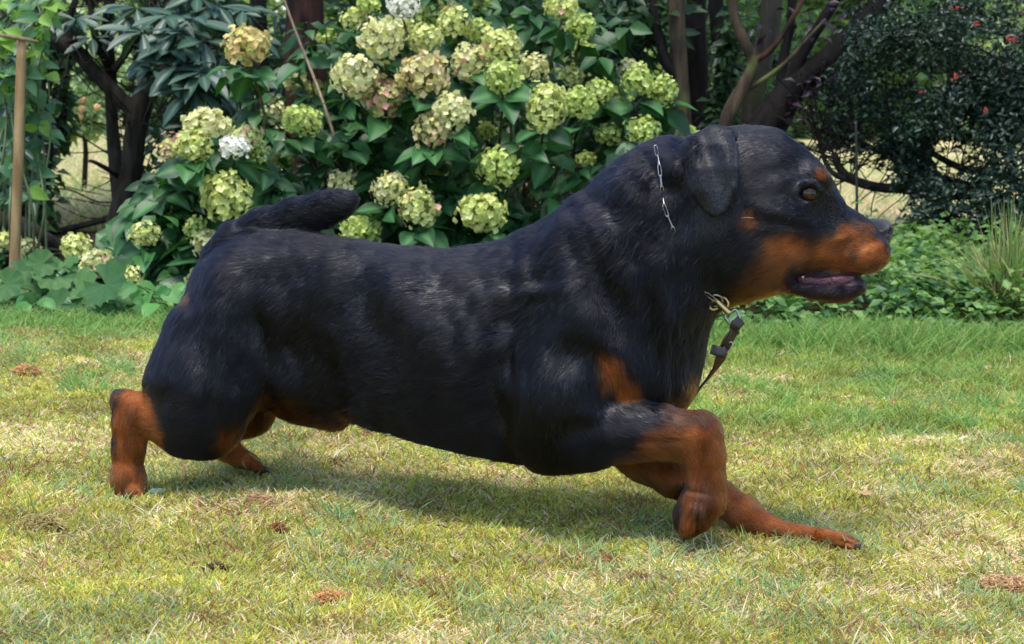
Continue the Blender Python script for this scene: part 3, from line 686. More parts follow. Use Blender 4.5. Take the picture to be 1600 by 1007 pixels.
for i, q in enumerate(pr):
    backlit_p = .6 if q[4] > P(0, 90, 6.35)[2] else .18  # bright leaves more often near the top: backlight put into the leaf colour
    o = bpy.data.objects.new('leaf', vme[0] if r.random() < backlit_p else vme[1]); C.objects.link(o); o.parent = vl; o.matrix_basis = mat4(Mx[i], q[0] - np.array(base))
V, f = join(vs); tag(mobj('stems', npmesh('stems', V, f, simple_mat('vine_stem', (.10, .13, .05), .6)), vl), kind='stuff')
stk = empty('wooden_stake', (*P(22, 440, 6.1)[:2], 0), 'tan wooden garden stake leaning at the left border in front of the climber', 'stake')
woodm = bark_mat('stake_wood', (.20, .125, .055), (.36, .24, .12), 9)
limb('pole', [(20, 470, 8.5, 6.1), (24, 380, 8.3, 6.1), (29, 230, 8, 6.1), (34, 62, 7.6, 6.1)], woodm, stk, 14, .05)
limb('crossbar', [(-40, 50, 2.6, 6.09), (10, 57, 3, 6.08), (40, 62, 3.2, 6.085), (60, 66, 2, 6.1)], bark_mat('crossbar_wood', (.12, .09, .05), (.25, .19, .11), 12), stk, 8, .1)

# ------------------------------------------------------------------ trunks at the centre left, bare cane
t1 = empty('conifer_tree', (*P(478, 430, 8.0)[:2], 0), 'dark thick reddish trunk behind the hydrangea, left of centre', 'tree')
redb = bark_mat('red_bark', (.014, .008, .006), (.085, .035, .022), 10)
limb('trunk', [(480, 440, 34, 8.0), (478, 260, 32, 8.0), (478, 130, 30, 8.0), (476, -40, 28, 8.0), (474, -500, 20, 8.0)], redb, t1, 16, .2, 3)
t2 = empty('young_tree', (*P(404, 430, 8.3)[:2], 0), 'thin black trunk behind the orange tinged flower head', 'tree')
limb('trunk', [(420, 430, 15, 8.3), (414, 200, 14, 8.3), (408, 100, 13, 8.3), (400, -60, 12, 8.3), (380, -450, 8, 8.3)], darkbark, t2, 12, .15, 5)
cane = mobj('bare_cane', npmesh('bare_cane', *(lambda a: (a[0], [a[1], a[2]]))(tube([P(440, -10, 6.5), P(462, 50, 6.5), P(484, 105, 6.5), P(505, 160, 6.45), P(530, 240, 6.45)], [.004, .0042, .0045, .005, .0055], 7, .1)), bark_mat('cane', (.20, .14, .10), (.40, .30, .22), 20)))
tag(cane, 'thin pale bare cane slanting in front of the thick reddish trunk', 'cane')

# ------------------------------------------------------------------ trees at the right centre
midb = bark_mat('grey_brown_bark', (.022, .016, .011), (.080, .055, .034), 12, (.09, .10, .03))
drkb = bark_mat('dark_trunk_bark', (.004, .0035, .003), (.018, .013, .011), 12)
grb = bark_mat('dull_grey_bark', (.035, .030, .022), (.090, .075, .052), 12, (.06, .07, .025))  # dark greyish bark with random mossy patches
def tree(label, limbs, Y, leafspec=None, name='garden_tree', mats=None, group=None):
    b = limbs[0][0]; root = empty(name, (*P(b[0], 430, Y)[:2], 0), label, 'tree', group)
    for i, l in enumerate(limbs):
        limb('trunk' if i == 0 else 'branch', [(q[0], q[1], q[2], Y + (q[3] if len(q) > 3 else 0)) for q in l], (mats[i] if mats and i < len(mats) else (mats or [drkb])[0]), root, 12, .16, i + int(b[0]))
    return root
ta = tree('light brown straight trunk rising behind the nape of the dog', [[(1078, 430, 15), (1074, 330, 14), (1070, 210, 13), (1063, 110, 12), (1058, 40, 12), (1056, -60, 12), (1050, -500, 8)], [(1062, 125, 9), (1040, 95, 9), (1028, 50, 7), (1020, 0, 6), (1012, -80, 5)]], 7.3, mats=[midb, drkb])
tb = tree('wide dark trunk just right of the light brown trunk', [[(1096, 430, 18), (1092, 210, 16), (1090, 110, 17), (1084, 0, 19), (1080, -400, 14)]], 7.9, mats=[drkb])
tc_ = tree('slim black ivy grown trunk between the wide dark trunk and the forked stem', [[(1130, 430, 16), (1128, 210, 15), (1130, 120, 14), (1122, 60, 12), (1116, -60, 12), (1110, -400, 9)]], 7.7, mats=[drkb])
td = tree('forked brown stem with a reddish twig behind the head of the dog', [[(1120, 430, 13), (1132, 215, 12), (1146, 165, 12), (1168, 122, 10), (1176, 95, 9), (1160, 60, 8), (1146, 20, 7), (1140, -60, 6)], [(1176, 97, 6), (1205, 78, 5), (1230, 42, 4), (1252, 5, 3), (1270, -30, 3)], [(1168, 140, 4), (1200, 120, 4), (1230, 96, 3.5), (1262, 60, 2.5), (1290, 30, 2)]], 7.15, mats=[midb, redb, midb])
te = tree('greyish leaning trunk behind the forked stem', [[(1150, 430, 19), (1166, 230, 17), (1178, 150, 16), (1192, 80, 16), (1206, 0, 17), (1225, -400, 12)]], 8.0, mats=[grb])
tf = tree('thick dark tree leaning right with purple leaves above the forehead of the dog', [[(1170, 430, 38), (1185, 240, 32), (1212, 180, 27), (1248, 130, 21), (1290, 96, 19), (1335, 54, 19), (1384, -10, 18), (1450, -160, 14)],
    [(1232, 150, 14), (1245, 100, 11), (1272, 52, 9), (1306, 0, 8), (1360, -90, 7)], [(1215, 175, 9, .1), (1225, 90, 8, .15), (1235, 40, 7, .15), (1238, -30, 7, .15)], [(1180, 240, 8, .05), (1230, 160, 4), (1250, 130, 2.5)]], 7.4, mats=[drkb])
purm = leaf_mat('purple_leaf', (.014, .007, .020), (.038, .014, .036), .4, .3, .4, use_attr=True)
leaf_cloud(tf, 130, purm, leaf_tpl(1, .6, 2, .2, .2)[:2], (.03, .05), blob_pts([(1285, 125, 7.2, 40, 30, .2, 1), (1265, 165, 7.2, 40, 40, .2, 1.2), (1290, 30, 7.2, 50, 40, .2, .8), (1250, 15, 7.3, 30, 30, .1, .4), (1180, 60, 7.2, 20, 40, .1, .2)], thr=.35), 61)
darkl = leaf_mat('dark_leaf_mass', (.014, .040, .017), (.040, .085, .030), .42, .18, .4, use_attr=True)
midl = leaf_mat('mid_leaf_mass', (.06, .14, .035), (.17, .27, .08), .45, .4, .35, use_attr=True)
leaf_cloud(tc_, 420, darkl, leaf_tpl(1, .6, 2, .2, .2)[:2], (.04, .07), blob_pts([(1135, 100, 7.5, 16, 90, .08, 1), (1120, 180, 7.5, 20, 40, .08, .5)], thr=.3), 62, name='ivy')
leaf_cloud(te, 900, midl, LOW, (.03, .055), blob_pts([(1190, 40, 8.6, 80, 50, .2, 1), (1150, 190, 8.4, 60, 40, .2, 1), (1210, 150, 8.6, 50, 50, .2, .8)], thr=.5), 63)

# ------------------------------------------------------------------ dark shrub between the hydrangea and the trees (glossy leaves)
lau = empty('laurel_shrub', (*P(980, 430, 7.9)[:2], 0), 'dark glossy laurel behind the right part of the tall hydrangea', 'shrub')
leaf_cloud(lau, 1900, darkl, leaf_tpl(1, .42, 3, .2, .2)[:2], (.06, .11), blob_pts([(960, 60, 7.6, 120, 80, .3, 1.3), (1000, 20, 7.5, 80, 60, .3, .8), (700, 60, 8.2, 300, 120, .3, 2), (550, 100, 8.4, 150, 120, .3, 1), (900, 260, 7.8, 200, 120, .3, 1.2), (600, 300, 7.6, 260, 120, .3, 1.2), (1030, 330, 7.6, 120, 90, .3, .6)], thr=.40), 64)
twigs('twigs', [P(a, b, 7.7) for a, b in ((960, 330), (940, 200), (980, 150), (900, 250), (1000, 80), (1010, 300), (860, 300))], darkbark, lau, 90, (.2, .6), 65, rad=.004)
leaf_cloud(lau, 500, midl, LOW, (.05, .09), blob_pts([(970, 15, 8.6, 90, 40, .2, 1), (560, 40, 9.0, 90, 60, .3, .5)], thr=.4), 66, name='light_foliage')

# ------------------------------------------------------------------ holly with red berries, right
Yh = 7.3
ho = empty('holly_bush', (*P(1640, 430, Yh)[:2], 0), 'dark holly bush with red berries and a low arching branch filling the upper right', 'bush')
HB = [[(1700, 440, 26, Yh), (1640, 390, 18, Yh), (1600, 352, 14, Yh), (1540, 312, 9, Yh), (1480, 300, 8, Yh - .05), (1420, 296, 8, Yh - .1), (1370, 293, 7.5, Yh - .1), (1330, 280, 7, Yh - .1), (1312, 262, 6, Yh - .1), (1304, 242, 6, Yh - .1)],
      [(1330, 282, 6, Yh - .1), (1300, 270, 4, Yh - .1), (1285, 240, 4, Yh - .05), (1278, 205, 3, Yh)], [(1600, 350, 10, Yh), (1540, 300, 7, Yh + .1), (1440, 270, 6, Yh), (1380, 240, 5, Yh), (1330, 218, 4, Yh), (1285, 205, 3, Yh)],
      [(1640, 320, 12, Yh + .1), (1560, 272, 7, Yh), (1500, 262, 5, Yh), (1420, 215, 4, Yh), (1380, 160, 3, Yh)], [(1700, 300, 14, Yh + .1), (1620, 200, 9, Yh), (1560, 150, 6, Yh), (1480, 140, 4, Yh)],
      [(1640, 340, 9, Yh), (1560, 310, 5, Yh - .1), (1500, 330, 4, Yh - .2), (1440, 345, 3, Yh - .2)], [(1700, 200, 12, Yh + .2), (1620, 80, 8, Yh), (1540, 40, 5, Yh), (1470, -10, 4, Yh)],
      [(1600, 110, 1.6, Yh - .5), (1560, 92, 1.8, Yh - .5), (1520, 72, 1.6, Yh - .5), (1490, 70, 1, Yh - .5)]]
for i, b in enumerate(HB): limb('branch', b, darkbark, ho, 9, .2, i + 70)
st = [P(a, b, Y) for l in HB[:7] for a, b, r_, Y in l[2:]]
twigs('twigs', st, darkbark, ho, 240, (.15, .5), 71, rad=.003)
hom = leaf_mat('holly_leaf', (.008, .022, .016), (.024, .052, .028), .38, .10, .38, use_attr=True)
hol_tpl = leaf_tpl(1, .58, 4, .35, .15, wave=.10)[:2]
HBL = [(1420, 60, 7.1, 110, 90, .35, 1.8), (1540, 60, 7.0, 120, 90, .35, 2.2), (1360, 150, 7.1, 80, 80, .3, 1.2), (1470, 180, 7.0, 120, 90, .35, 2.4), (1570, 190, 6.9, 90, 110, .35, 2.2), (1400, 235, 7.2, 90, 40, .25, .8),
       (1540, 300, 6.9, 120, 60, .3, 1.9), (1480, 340, 6.8, 70, 28, .2, .55), (1570, 345, 6.8, 90, 40, .25, 1.0), (1320, 180, 7.3, 50, 50, .2, .5), (1700, 150, 7.0, 130, 260, .5, 2), (1440, 280, 7.1, 60, 30, .2, .4), (1300, 120, 7.5, 60, 50, .2, .5)]
leaf_cloud(ho, 19500, hom, hol_tpl, (.016, .032), blob_pts(HBL, shell=.55, noise=7.5, thr=.49), 72, up_bias=.4)
berm = simple_mat('holly_berry', (.32, .014, .012), .35, spec=.6)
bs, bq = uv_s(10, 7); r = np.random.default_rng(73)
for (a, b, w_) in ((1583, 60, 13), (1574, 62, 9), (1495, 120, 12), (1494, 13, 9), (1527, 36, 9), (1541, 173, 7), (1440, 145, 6), (1600, 20, 8)):
    Y = 6.62; parts = []
    for k in range(int(w_ * 1.0)):
        c = P(a, b, Y) + r.normal(0, .40, 3) * w_ * mpp(Y) * np.array([1, .8, .65]); parts.append((bs * .0030 + c, bq, np.zeros((0, 3), int)))
    V, f = join(parts); o = mobj('berry_cluster', npmesh('berry_cluster', V, f, berm), ho)
# dark stick below the holly
stx = mobj('iron_rod', npmesh('iron_rod', *(lambda a: (a[0], [a[1], a[2]]))(tube([P(1339, 420, 7.0), P(1339, 330, 7.0), P(1338, 228, 7.0), P(1337, 190, 7.0)], [.0052] * 4, 8)), simple_mat('rod', (.02, .018, .016), .6, noise=.3)))
tag(stx, 'thin dark upright rod under the holly, right of the forehead of the dog', 'rod')

# ------------------------------------------------------------------ low planting
gcm = leaf_mat('ground_cover_leaf', (.05, .14, .032), (.19, .31, .085), .5, .32, .35, use_attr=True)
gcd = leaf_mat('ground_cover_dark', (.035, .10, .04), (.09, .20, .07), .45, .25, .4, use_attr=True)
def bed(name, n, x0, x1, y0f, y1, hmax, mat, size, seed, tpl=None, mound=None):
    r = np.random.default_rng(seed); x = r.uniform(x0, x1, n); y = y0f(x) + (y1 - y0f(x)) * r.random(n) ** 1.3
    top = hmax * (.35 + .9 * fbm(x * 4, y * 4, 0, seed, 3)) * sstep(-.03, .25, y - y0f(x)); z = top * (.25 + .75 * r.random(n) ** .5) + .01
    T = np.stack([x, y, z], 1); Dd = r.normal(0, 1, (n, 3)); Dd[:, 2] *= .35; Nn = r.normal(0, .4, (n, 3)); Nn[:, 2] += 1; Nn[:, 1] -= .35
    Mx = rot_from_dirs(Dd, Nn) * r.uniform(*size, n)[:, None, None]; tp = tpl or leaf_tpl(1, .7, 2, .15, .2)[:2]
    o = cloud(name, tp[0], tp[1], Mx, T, mat, None, tint=r.random(n)); tag(o, kind='stuff'); return o
edge = lambda x: bed_edge(x) + .02
bed('ground_cover', 9000, .35, 2.1, edge, 7.2, .30, gcm, (.022, .05), 81)
bed('ground_cover', 3500, .35, 2.1, edge, 7.4, .22, gcd, (.03, .065), 82)
bed('ground_cover', 2200, -1.75, -.6, edge, 6.9, .06, gcm, (.022, .045), 83)
bed('ground_cover', 2600, -2.2, .5, edge, 7.0, .07, gcd, (.03, .06), 84)
leafs = leaf_tpl(1, .7, 2, .15, .2)[:2]
# big-leaved mallow-like plant by the stake and a hosta-like plant
mallm = leaf_mat('scalloped_leaf', (.034, .100, .030), (.070, .155, .045), .62, .2, .22, vein=.3)
def round_leaf():
    n = 28; a = np.linspace(.35, 2 * np.pi - .35, n) - np.pi / 2; rr = 1 + .08 * np.cos(a * 9); V = [(0, 0, 0)]
    for k, f_ in ((.5, .03), (1.0, .0)):
        for i in range(n): V.append((math.cos(a[i]) * rr[i] * k * .5, math.sin(a[i]) * rr[i] * k * .5 + .05, (.10 if k == .5 else .10 + .05 * math.sin(a[i] * 9)) * k))
    q = []; t = []
    for i in range(n - 1): t.append((0, 1 + i, 2 + i)); q.append((1 + i, 1 + n + i, 2 + n + i, 2 + i))
    return np.array(V), np.array(q), np.array(t)
rv, rq, rt3 = round_leaf(); rl = npmesh('scalloped_leaf', rv, [rq, rt3], mallm)
def big_leaf_plant(name, label, spots, me, Y, seed, stemcol=(.09, .15, .05)):
    b = P(spots[0][0], 480, Y); root = empty(name, (b[0], b[1], 0), label, 'plant'); r = np.random.default_rng(seed); ss = []
    for (a, b_, s) in spots:
        Y_ = Y + r.uniform(-.12, .12) + (.12 if b_ < 440 else 0); c = P(a, b_, Y_); an = r.uniform(0, 6.28)
        Dd = np.array([[math.cos(an), -.5 + .5 * math.sin(an), -.3]]); Nn = np.array([[r.normal(0, .3), -1.2 + r.normal(0, .25), .75]])
        M_ = rot_from_dirs(Dd, Nn)[0] * s * 1.25 * mpp(Y_); o = bpy.data.objects.new('leaf', me); C.objects.link(o); o.parent = root; o.matrix_basis = mat4(M_, c - np.array(root.location))
        g = np.array([root.location[0] + (c[0] - root.location[0]) * .5, Y_ + .08, .0]); ss.append(tube([g, (g + c) / 2 + [0, .02, .02], c], [.003, .0025, .002], 5, cap=False))
    V, f = join(ss); tag(mobj('stems', npmesh('stems', V, f, simple_mat('stalk', stemcol, .6)), root), kind='stuff')
big_leaf_plant('mallow_plant', 'low plant with round scalloped blue green leaves at the foot of the wooden stake', [(165, 445, 66), (120, 452, 58), (85, 432, 52), (45, 450, 50), (20, 470, 50), (60, 480, 46), (95, 478, 46), (140, 480, 44), (30, 430, 44), (100, 415, 40), (68, 412, 38), (140, 470, 50), (190, 470, 38), (8, 445, 44), (75, 455, 48), (55, 420, 42), (115, 490, 40), (155, 490, 36)], rl, 5.52, 91)
hostm = leaf_mat('hosta_leaf', (.03, .11, .035), (.06, .17, .05), .45, .2, .35, vein=.5)
hm = leafmesh('hosta_leaf', hostm, L_=1, W_=.72, fold=.12, droop=.35)[0]
big_leaf_plant('hosta_plant', 'plant with broad smooth ribbed leaves between the dark stems and the lower hydrangea', [(165, 350, 60), (185, 362, 60), (150, 365, 56), (195, 380, 54), (170, 385, 50), (210, 395, 46), (150, 390, 46), (200, 345, 40)], hm, 6.5, 92)
hm2 = leafmesh('low_leaf', leaf_mat('low_leaf', (.04, .16, .035), (.10, .27, .06), .5, .3, .3), L_=1, W_=.75, fold=.12, droop=.3)[0]
r = np.random.default_rng(93)
big_leaf_plant('violet_plant', 'patch of fresh green heart shaped leaves at the lawn edge behind the hind leg', [(r.uniform(195, 300), r.uniform(445, 498), r.uniform(20, 36)) for _ in range(60)], hm2, 5.54, 94)
big_leaf_plant('nettle_plant', 'small light green pointed leaved seedling in front of the scalloped leaves', [(62, 468, 26), (50, 478, 26), (75, 482, 26), (58, 492, 24), (44, 466, 22), (70, 470, 20)], hm2, 5.46, 95)
# ornamental grass at the right border
og = empty('ornamental_grass', (*P(1565, 500, 5.75)[:2], 0), 'spiky green and straw coloured grass clump at the right border', 'grass clump')
n = 420; r = np.random.default_rng(97); c0 = np.array([P(1568, 500, 5.75)[0], 5.75, .0])
a = r.random(n) * 2 * np.pi; d = np.stack([np.cos(a), np.sin(a), a * 0], 1); ll = r.uniform(.18, .42, n)[:, None, None]; t = np.linspace(0, 1, 5)[None, :, None]; le = r.uniform(.0, .9, n)[:, None, None]
Pt = c0 + r.normal(0, .025, (n, 1, 3)) * [1, 1, 0] + d[:, None] * ll * le * (t * .35 + .75 * t ** 2) + np.array([0, 0, 1.]) * ll * (t * (1.1 - .25 * le) - .5 * le * t ** 2)
cc = np.array([(.20, .32, .08), (.36, .38, .14), (.56, .46, .22), (.16, .28, .06)])[r.integers(0, 4, n)] * r.uniform(.7, 1.2, (n, 1))
o = curves_obj('blades', Pt, r.uniform(.0014, .0028, n)[:, None] * np.array([[1, 1.1, 1, .7, .15]]), cc, grassm); o.parent = og; o.matrix_parent_inverse = Matrix.Translation(-Vector(og.location)); tag(o, kind='stuff')
lg = mobj('log', npmesh('log', *(lambda a: (a[0], [a[1], a[2]]))(tube([P(1560, 500, 5.7), P(1585, 486, 5.72), P(1620, 465, 5.75), P(1680, 440, 5.8)], [.014, .026, .032, .034], 12, .2)), bark_mat('log_bark', (.035, .022, .014), (.12, .085, .055), 14)))
tag(lg, 'short dark broken log lying under the spiky grass clump', 'log')
# bright sprigs of shrub right of the muzzle
sh = empty('seedling_shrub', (*P(1440, 450, 6.5)[:2], 0), 'low yellow green shrub growing right of the nose of the dog', 'shrub')
leaf_cloud(sh, 2600, midl, leafs, (.018, .040), blob_pts([(1440, 385, 6.6, 60, 40, .3, 1), (1500, 410, 6.5, 60, 40, .3, 1), (1400, 430, 6.4, 60, 40, .3, 1), (1540, 430, 6.4, 40, 30, .2, .5), (1180, 470, 6.4, 80, 24, .2, .5)], thr=.36), 98)
leaf_cloud(sh, 1800, gcd, leafs, (.03, .055), blob_pts([(1460, 400, 6.9, 110, 50, .3, 1), (1420, 440, 6.6, 90, 40, .3, 1)], thr=.36), 99, name='shaded_foliage')

# ------------------------------------------------------------------ distance
fl1 = leaf_mat('far_leaf', (.20, .31, .15), (.46, .54, .32), .5, .35, .3, use_attr=True)
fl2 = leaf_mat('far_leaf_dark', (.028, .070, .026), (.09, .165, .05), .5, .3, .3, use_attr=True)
def far_shrub(label, px, py, Y, rx, ry, n, size, seed, mat, name='far_shrub', blobs=None, cat='shrub'):
    b = P(px, 430, Y); root = empty(name, (b[0], b[1], 0), label, cat, 'shrubs and trees in the meadow beyond')
    top = P(px, py, Y); V, q, t = tube([(b[0], b[1], -.4), (b[0] + .05, b[1], top[2] * .5), (b[0], b[1], top[2])], [.018 * Y / 10, .014 * Y / 10, .008], 8, .2)
    mobj('trunk', npmesh('trunk', V, [q, t], darkbark), root)
    leaf_cloud(root, n, mat, LOW, size, blob_pts(blobs or [(px, py, Y, rx, ry, rx * mpp(Y) * .8, 1)], shell=.45, noise=2.6, thr=.42), seed, name='crown')
far_shrub('pale green sunlit shrub with drooping leaves beyond the arching dark stems', 120, 160, 11, 60, 70, 4200, (.03, .065), 201, fl1, blobs=[(120, 130, 11, 45, 45, .4, 1), (140, 185, 11, 40, 35, .3, 1), (95, 195, 11, 30, 25, .3, .5), (150, 100, 11, 50, 40, .4, .8)])
peach = simple_mat('peach_fruit', (.70, .42, .20), .5); bsv, bsq = uv_s(12, 8)
sh_root = [o for o in bpy.data.objects if o.name.startswith('far_shrub')][0]
for (a, b) in ((130, 156), (128, 170), (152, 168), (125, 182)):
    o = mobj('fruit', npmesh('fruit', bsv * .02 + P(a, b, 10.7), bsq, peach), sh_root)
rr_ = np.random.default_rng(300)
specs = [('tall', -60), ('bushy', 60), ('spread', 210), ('dense', 330), ('rounded', 470), ('loose', 620), ('broad', 760), ('dark', 900), ('low', 1030), ('light', 1160), ('yellowish', 1290), ('shady', 1420), ('wide', 1550), ('outer', 1680)]
for i, (w_, x_) in enumerate(specs):
    Y = float(rr_.uniform(28, 40)); m = fl1 if i % 3 != 1 else fl2
    b = P(x_, 430, Y); root = empty('meadow_tree', (b[0], b[1], 0), '%s far tree across the meadow, %s' % (w_, ['seen left of the stake', 'seen behind the climber', 'seen through the arching stems', 'behind the long leathery leaves', 'behind the thick reddish trunk', 'behind the white flower head', 'behind the top of the tall hydrangea', 'behind the glossy laurel', 'behind the light brown trunk', 'behind the forked stem', 'behind the purple leaves', 'seen through the left part of the holly', 'seen through the middle of the holly', 'past the right border'][i]), 'tree', 'trees at the back of the meadow')
    V, q, t = tube([(b[0], b[1], -.3), (b[0] + .2, b[1], 2), (b[0], b[1], 4.5)], [.28, .2, .08], 10, .2); mobj('trunk', npmesh('trunk', V, [q, t], drkb), root)
    def fn(r, n, b=b, Y=Y):
        d = r.normal(0, 1, (n * 2, 3)); d /= np.linalg.norm(d, axis=1, keepdims=True); d *= r.random((n * 2, 1)) ** .4
        T = np.array([b[0], b[1], 3.0]) + d * np.array([2.3, 2.0, 3.0]); k = (fbm(T[:, 0] * .9, T[:, 1] * .9, T[:, 2] * .9, 9, 2) > .38) & (T[:, 2] > .1); return T[k][:n]
    leaf_cloud(root, 3200, m, LOW, (.16, .34), fn, 310 + i, name='crown')
# the wood closing the view behind them
def fn(r, n):
    x = r.uniform(-34, 34, n); y = r.uniform(44, 50, n); return np.stack([x, y, 9 * r.random(n)], 1)
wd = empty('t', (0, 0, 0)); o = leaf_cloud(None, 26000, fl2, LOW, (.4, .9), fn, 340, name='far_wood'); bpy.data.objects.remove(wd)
# bushes that stand in the middle distance and shade the gaps
def mid_shrub(label, blobs, n, size, seed, mat, tw=0):
    b = P(blobs[0][0], 430, blobs[0][2]); root = empty('shade_shrub', (b[0], b[1], 0), label, 'shrub')
    leaf_cloud(root, n, mat, LOW, size, blob_pts(blobs, shell=.5, noise=4.5, thr=.45), seed)
    sp_ = [P(q[0] + dx, q[1], q[2]) for q in blobs for dx in (-q[3] * .4, 0, q[3] * .4)]
    if tw: twigs('twigs', sp_, darkbark, root, tw, (.2, .7), seed + 1, rad=.005)
    ss = [tube([(b[0], b[1], 0), (np.array([b[0], b[1], 0]) + np.array(s_)) / 2, s_], [.014, .01, .004], 6, cap=False) for s_ in sp_]
    V, f = join(ss); tag(mobj('stems', npmesh('stems', V, f, darkbark), root), kind='stuff')
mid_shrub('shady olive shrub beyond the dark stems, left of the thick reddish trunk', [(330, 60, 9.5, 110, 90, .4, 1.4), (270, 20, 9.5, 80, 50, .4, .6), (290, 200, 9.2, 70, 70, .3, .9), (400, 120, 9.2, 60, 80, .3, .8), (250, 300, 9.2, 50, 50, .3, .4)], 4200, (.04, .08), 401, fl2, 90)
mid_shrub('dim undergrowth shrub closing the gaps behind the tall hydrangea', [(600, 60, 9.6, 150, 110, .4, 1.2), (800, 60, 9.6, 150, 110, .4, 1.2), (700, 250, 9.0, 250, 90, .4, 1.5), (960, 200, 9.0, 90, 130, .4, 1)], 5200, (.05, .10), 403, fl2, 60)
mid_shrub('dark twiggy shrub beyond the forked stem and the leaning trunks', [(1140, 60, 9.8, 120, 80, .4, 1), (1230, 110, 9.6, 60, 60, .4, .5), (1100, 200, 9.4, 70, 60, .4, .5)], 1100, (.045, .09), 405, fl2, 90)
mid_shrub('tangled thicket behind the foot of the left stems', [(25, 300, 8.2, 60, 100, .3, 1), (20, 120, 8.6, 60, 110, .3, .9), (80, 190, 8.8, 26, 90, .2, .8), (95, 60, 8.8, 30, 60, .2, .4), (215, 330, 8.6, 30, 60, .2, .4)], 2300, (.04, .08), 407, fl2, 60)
# crowns above the frame that shade the planting
def crown(root, cx, cy, cz, rad, n, mat, seed):
    def fn(r, m):
        d = r.normal(0, 1, (m * 2, 3)); d /= np.linalg.norm(d, axis=1, keepdims=True); d *= r.random((m * 2, 1)) ** .45
        T = np.array([cx, cy, cz]) + d * np.array(rad); k = fbm(T[:, 0] * 2, T[:, 1] * 2, T[:, 2] * 2, seed, 2) > .42; return T[k][:m]
    leaf_cloud(root, n, mat, LOW, (.07, .13), fn, seed, name='crown')
for root, args in ((t1, (-1.0, 8.2, 2.9, (1.5, 1.0, 1.0))), (t2, (-2.4, 8.4, 2.6, (1.4, 1.0, .9))), (ta, (.8, 7.7, 2.7, (1.2, .9, .9))), (te, (1.2, 8.6, 3.0, (1.4, 1.0, 1.0))), (tf, (2.4, 7.9, 2.7, (1.5, 1.0, 1.0))), (tb, (0.0, 8.6, 3.0, (1.2, .9, .9)))):
    crown(root, *args[:3], args[3], 2600, darkl, int(abs(args[0] * 100)) + 500)
# ================================================================== DOG
def nets(Fv, xs, ys, zs):
    S = Fv < 0
    s = np.zeros(tuple(d - 1 for d in S.shape), np.int8)
    for a in (0, 1):
        for b in (0, 1):
            for c in (0, 1):
                s += S[a:a + s.shape[0], b:b + s.shape[1], c:c + s.shape[2]]
    act = (s > 0) & (s < 8)
    ii, jj, kk = np.nonzero(act)
    ids = np.full(s.shape, -1, np.int32); ids[ii, jj, kk] = np.arange(len(ii))
    acc = np.zeros((len(ii), 3)); cnt = np.zeros(len(ii))
    for ax in range(3):
        o1, o2 = [k for k in range(3) if k != ax]
        for p in (0, 1):
            for q in (0, 1):
                a = [0, 0, 0]; a[o1] = p; a[o2] = q; b = list(a); b[ax] = 1
                va = Fv[ii + a[0], jj + a[1], kk + a[2]]; vb = Fv[ii + b[0], jj + b[1], kk + b[2]]
                m = (va < 0) != (vb < 0)
                t = np.where(m, va / np.where(m, va - vb, 1), 0)
                pa = np.stack([xs[ii + a[0]], ys[jj + a[1]], zs[kk + a[2]]], 1)
                pb = np.stack([xs[ii + b[0]], ys[jj + b[1]], zs[kk + b[2]]], 1)
                acc += np.where(m[:, None], pa + (pb - pa) * t[:, None], 0); cnt += m
    V = acc / cnt[:, None]
    quads = []
    sx, sy, sz = S.shape
    for ax in range(3):
        lo = [1, 1, 1]; hi = [sx - 1, sy - 1, sz - 1]; lo[ax] = 0
        A = S[lo[0]:hi[0], lo[1]:hi[1], lo[2]:hi[2]]
        off = [0, 0, 0]; off[ax] = 1
        B = S[lo[0] + off[0]:hi[0] + off[0], lo[1] + off[1]:hi[1] + off[1], lo[2] + off[2]:hi[2] + off[2]]
        i, j, k = np.nonzero(A != B); sgn = A[i, j, k]
        i, j, k = i + lo[0], j + lo[1], k + lo[2]
        u, v = [(1, 2), (2, 0), (0, 1)][ax]
        e = np.eye(3, dtype=int)
        def idx(d): return ids[i - d[0], j - d[1], k - d[2]]
        q = np.stack([idx(e[u] + e[v]), idx(e[v]), idx([0, 0, 0]), idx(e[u])], 1)
        q[~sgn] = q[~sgn][:, ::-1]
        quads.append(q)
    Q = np.concatenate(quads); Q = Q[(Q >= 0).all(1)]
    return V, Q
def smooth_mesh(V, Q, it=2, lam=0.5, keep=None):
    E = np.concatenate([Q[:, [0, 1]], Q[:, [1, 2]], Q[:, [2, 3]], Q[:, [3, 0]]]); E = np.concatenate([E, E[:, ::-1]])
    n = len(V); c = np.bincount(E[:, 0], minlength=n)[:, None]
    for _ in range(it):
        M = np.stack([np.bincount(E[:, 0], V[E[:, 1], d], minlength=n) for d in range(3)], 1) / np.maximum(c, 1)
        V = V + lam * (M - V)
    return V
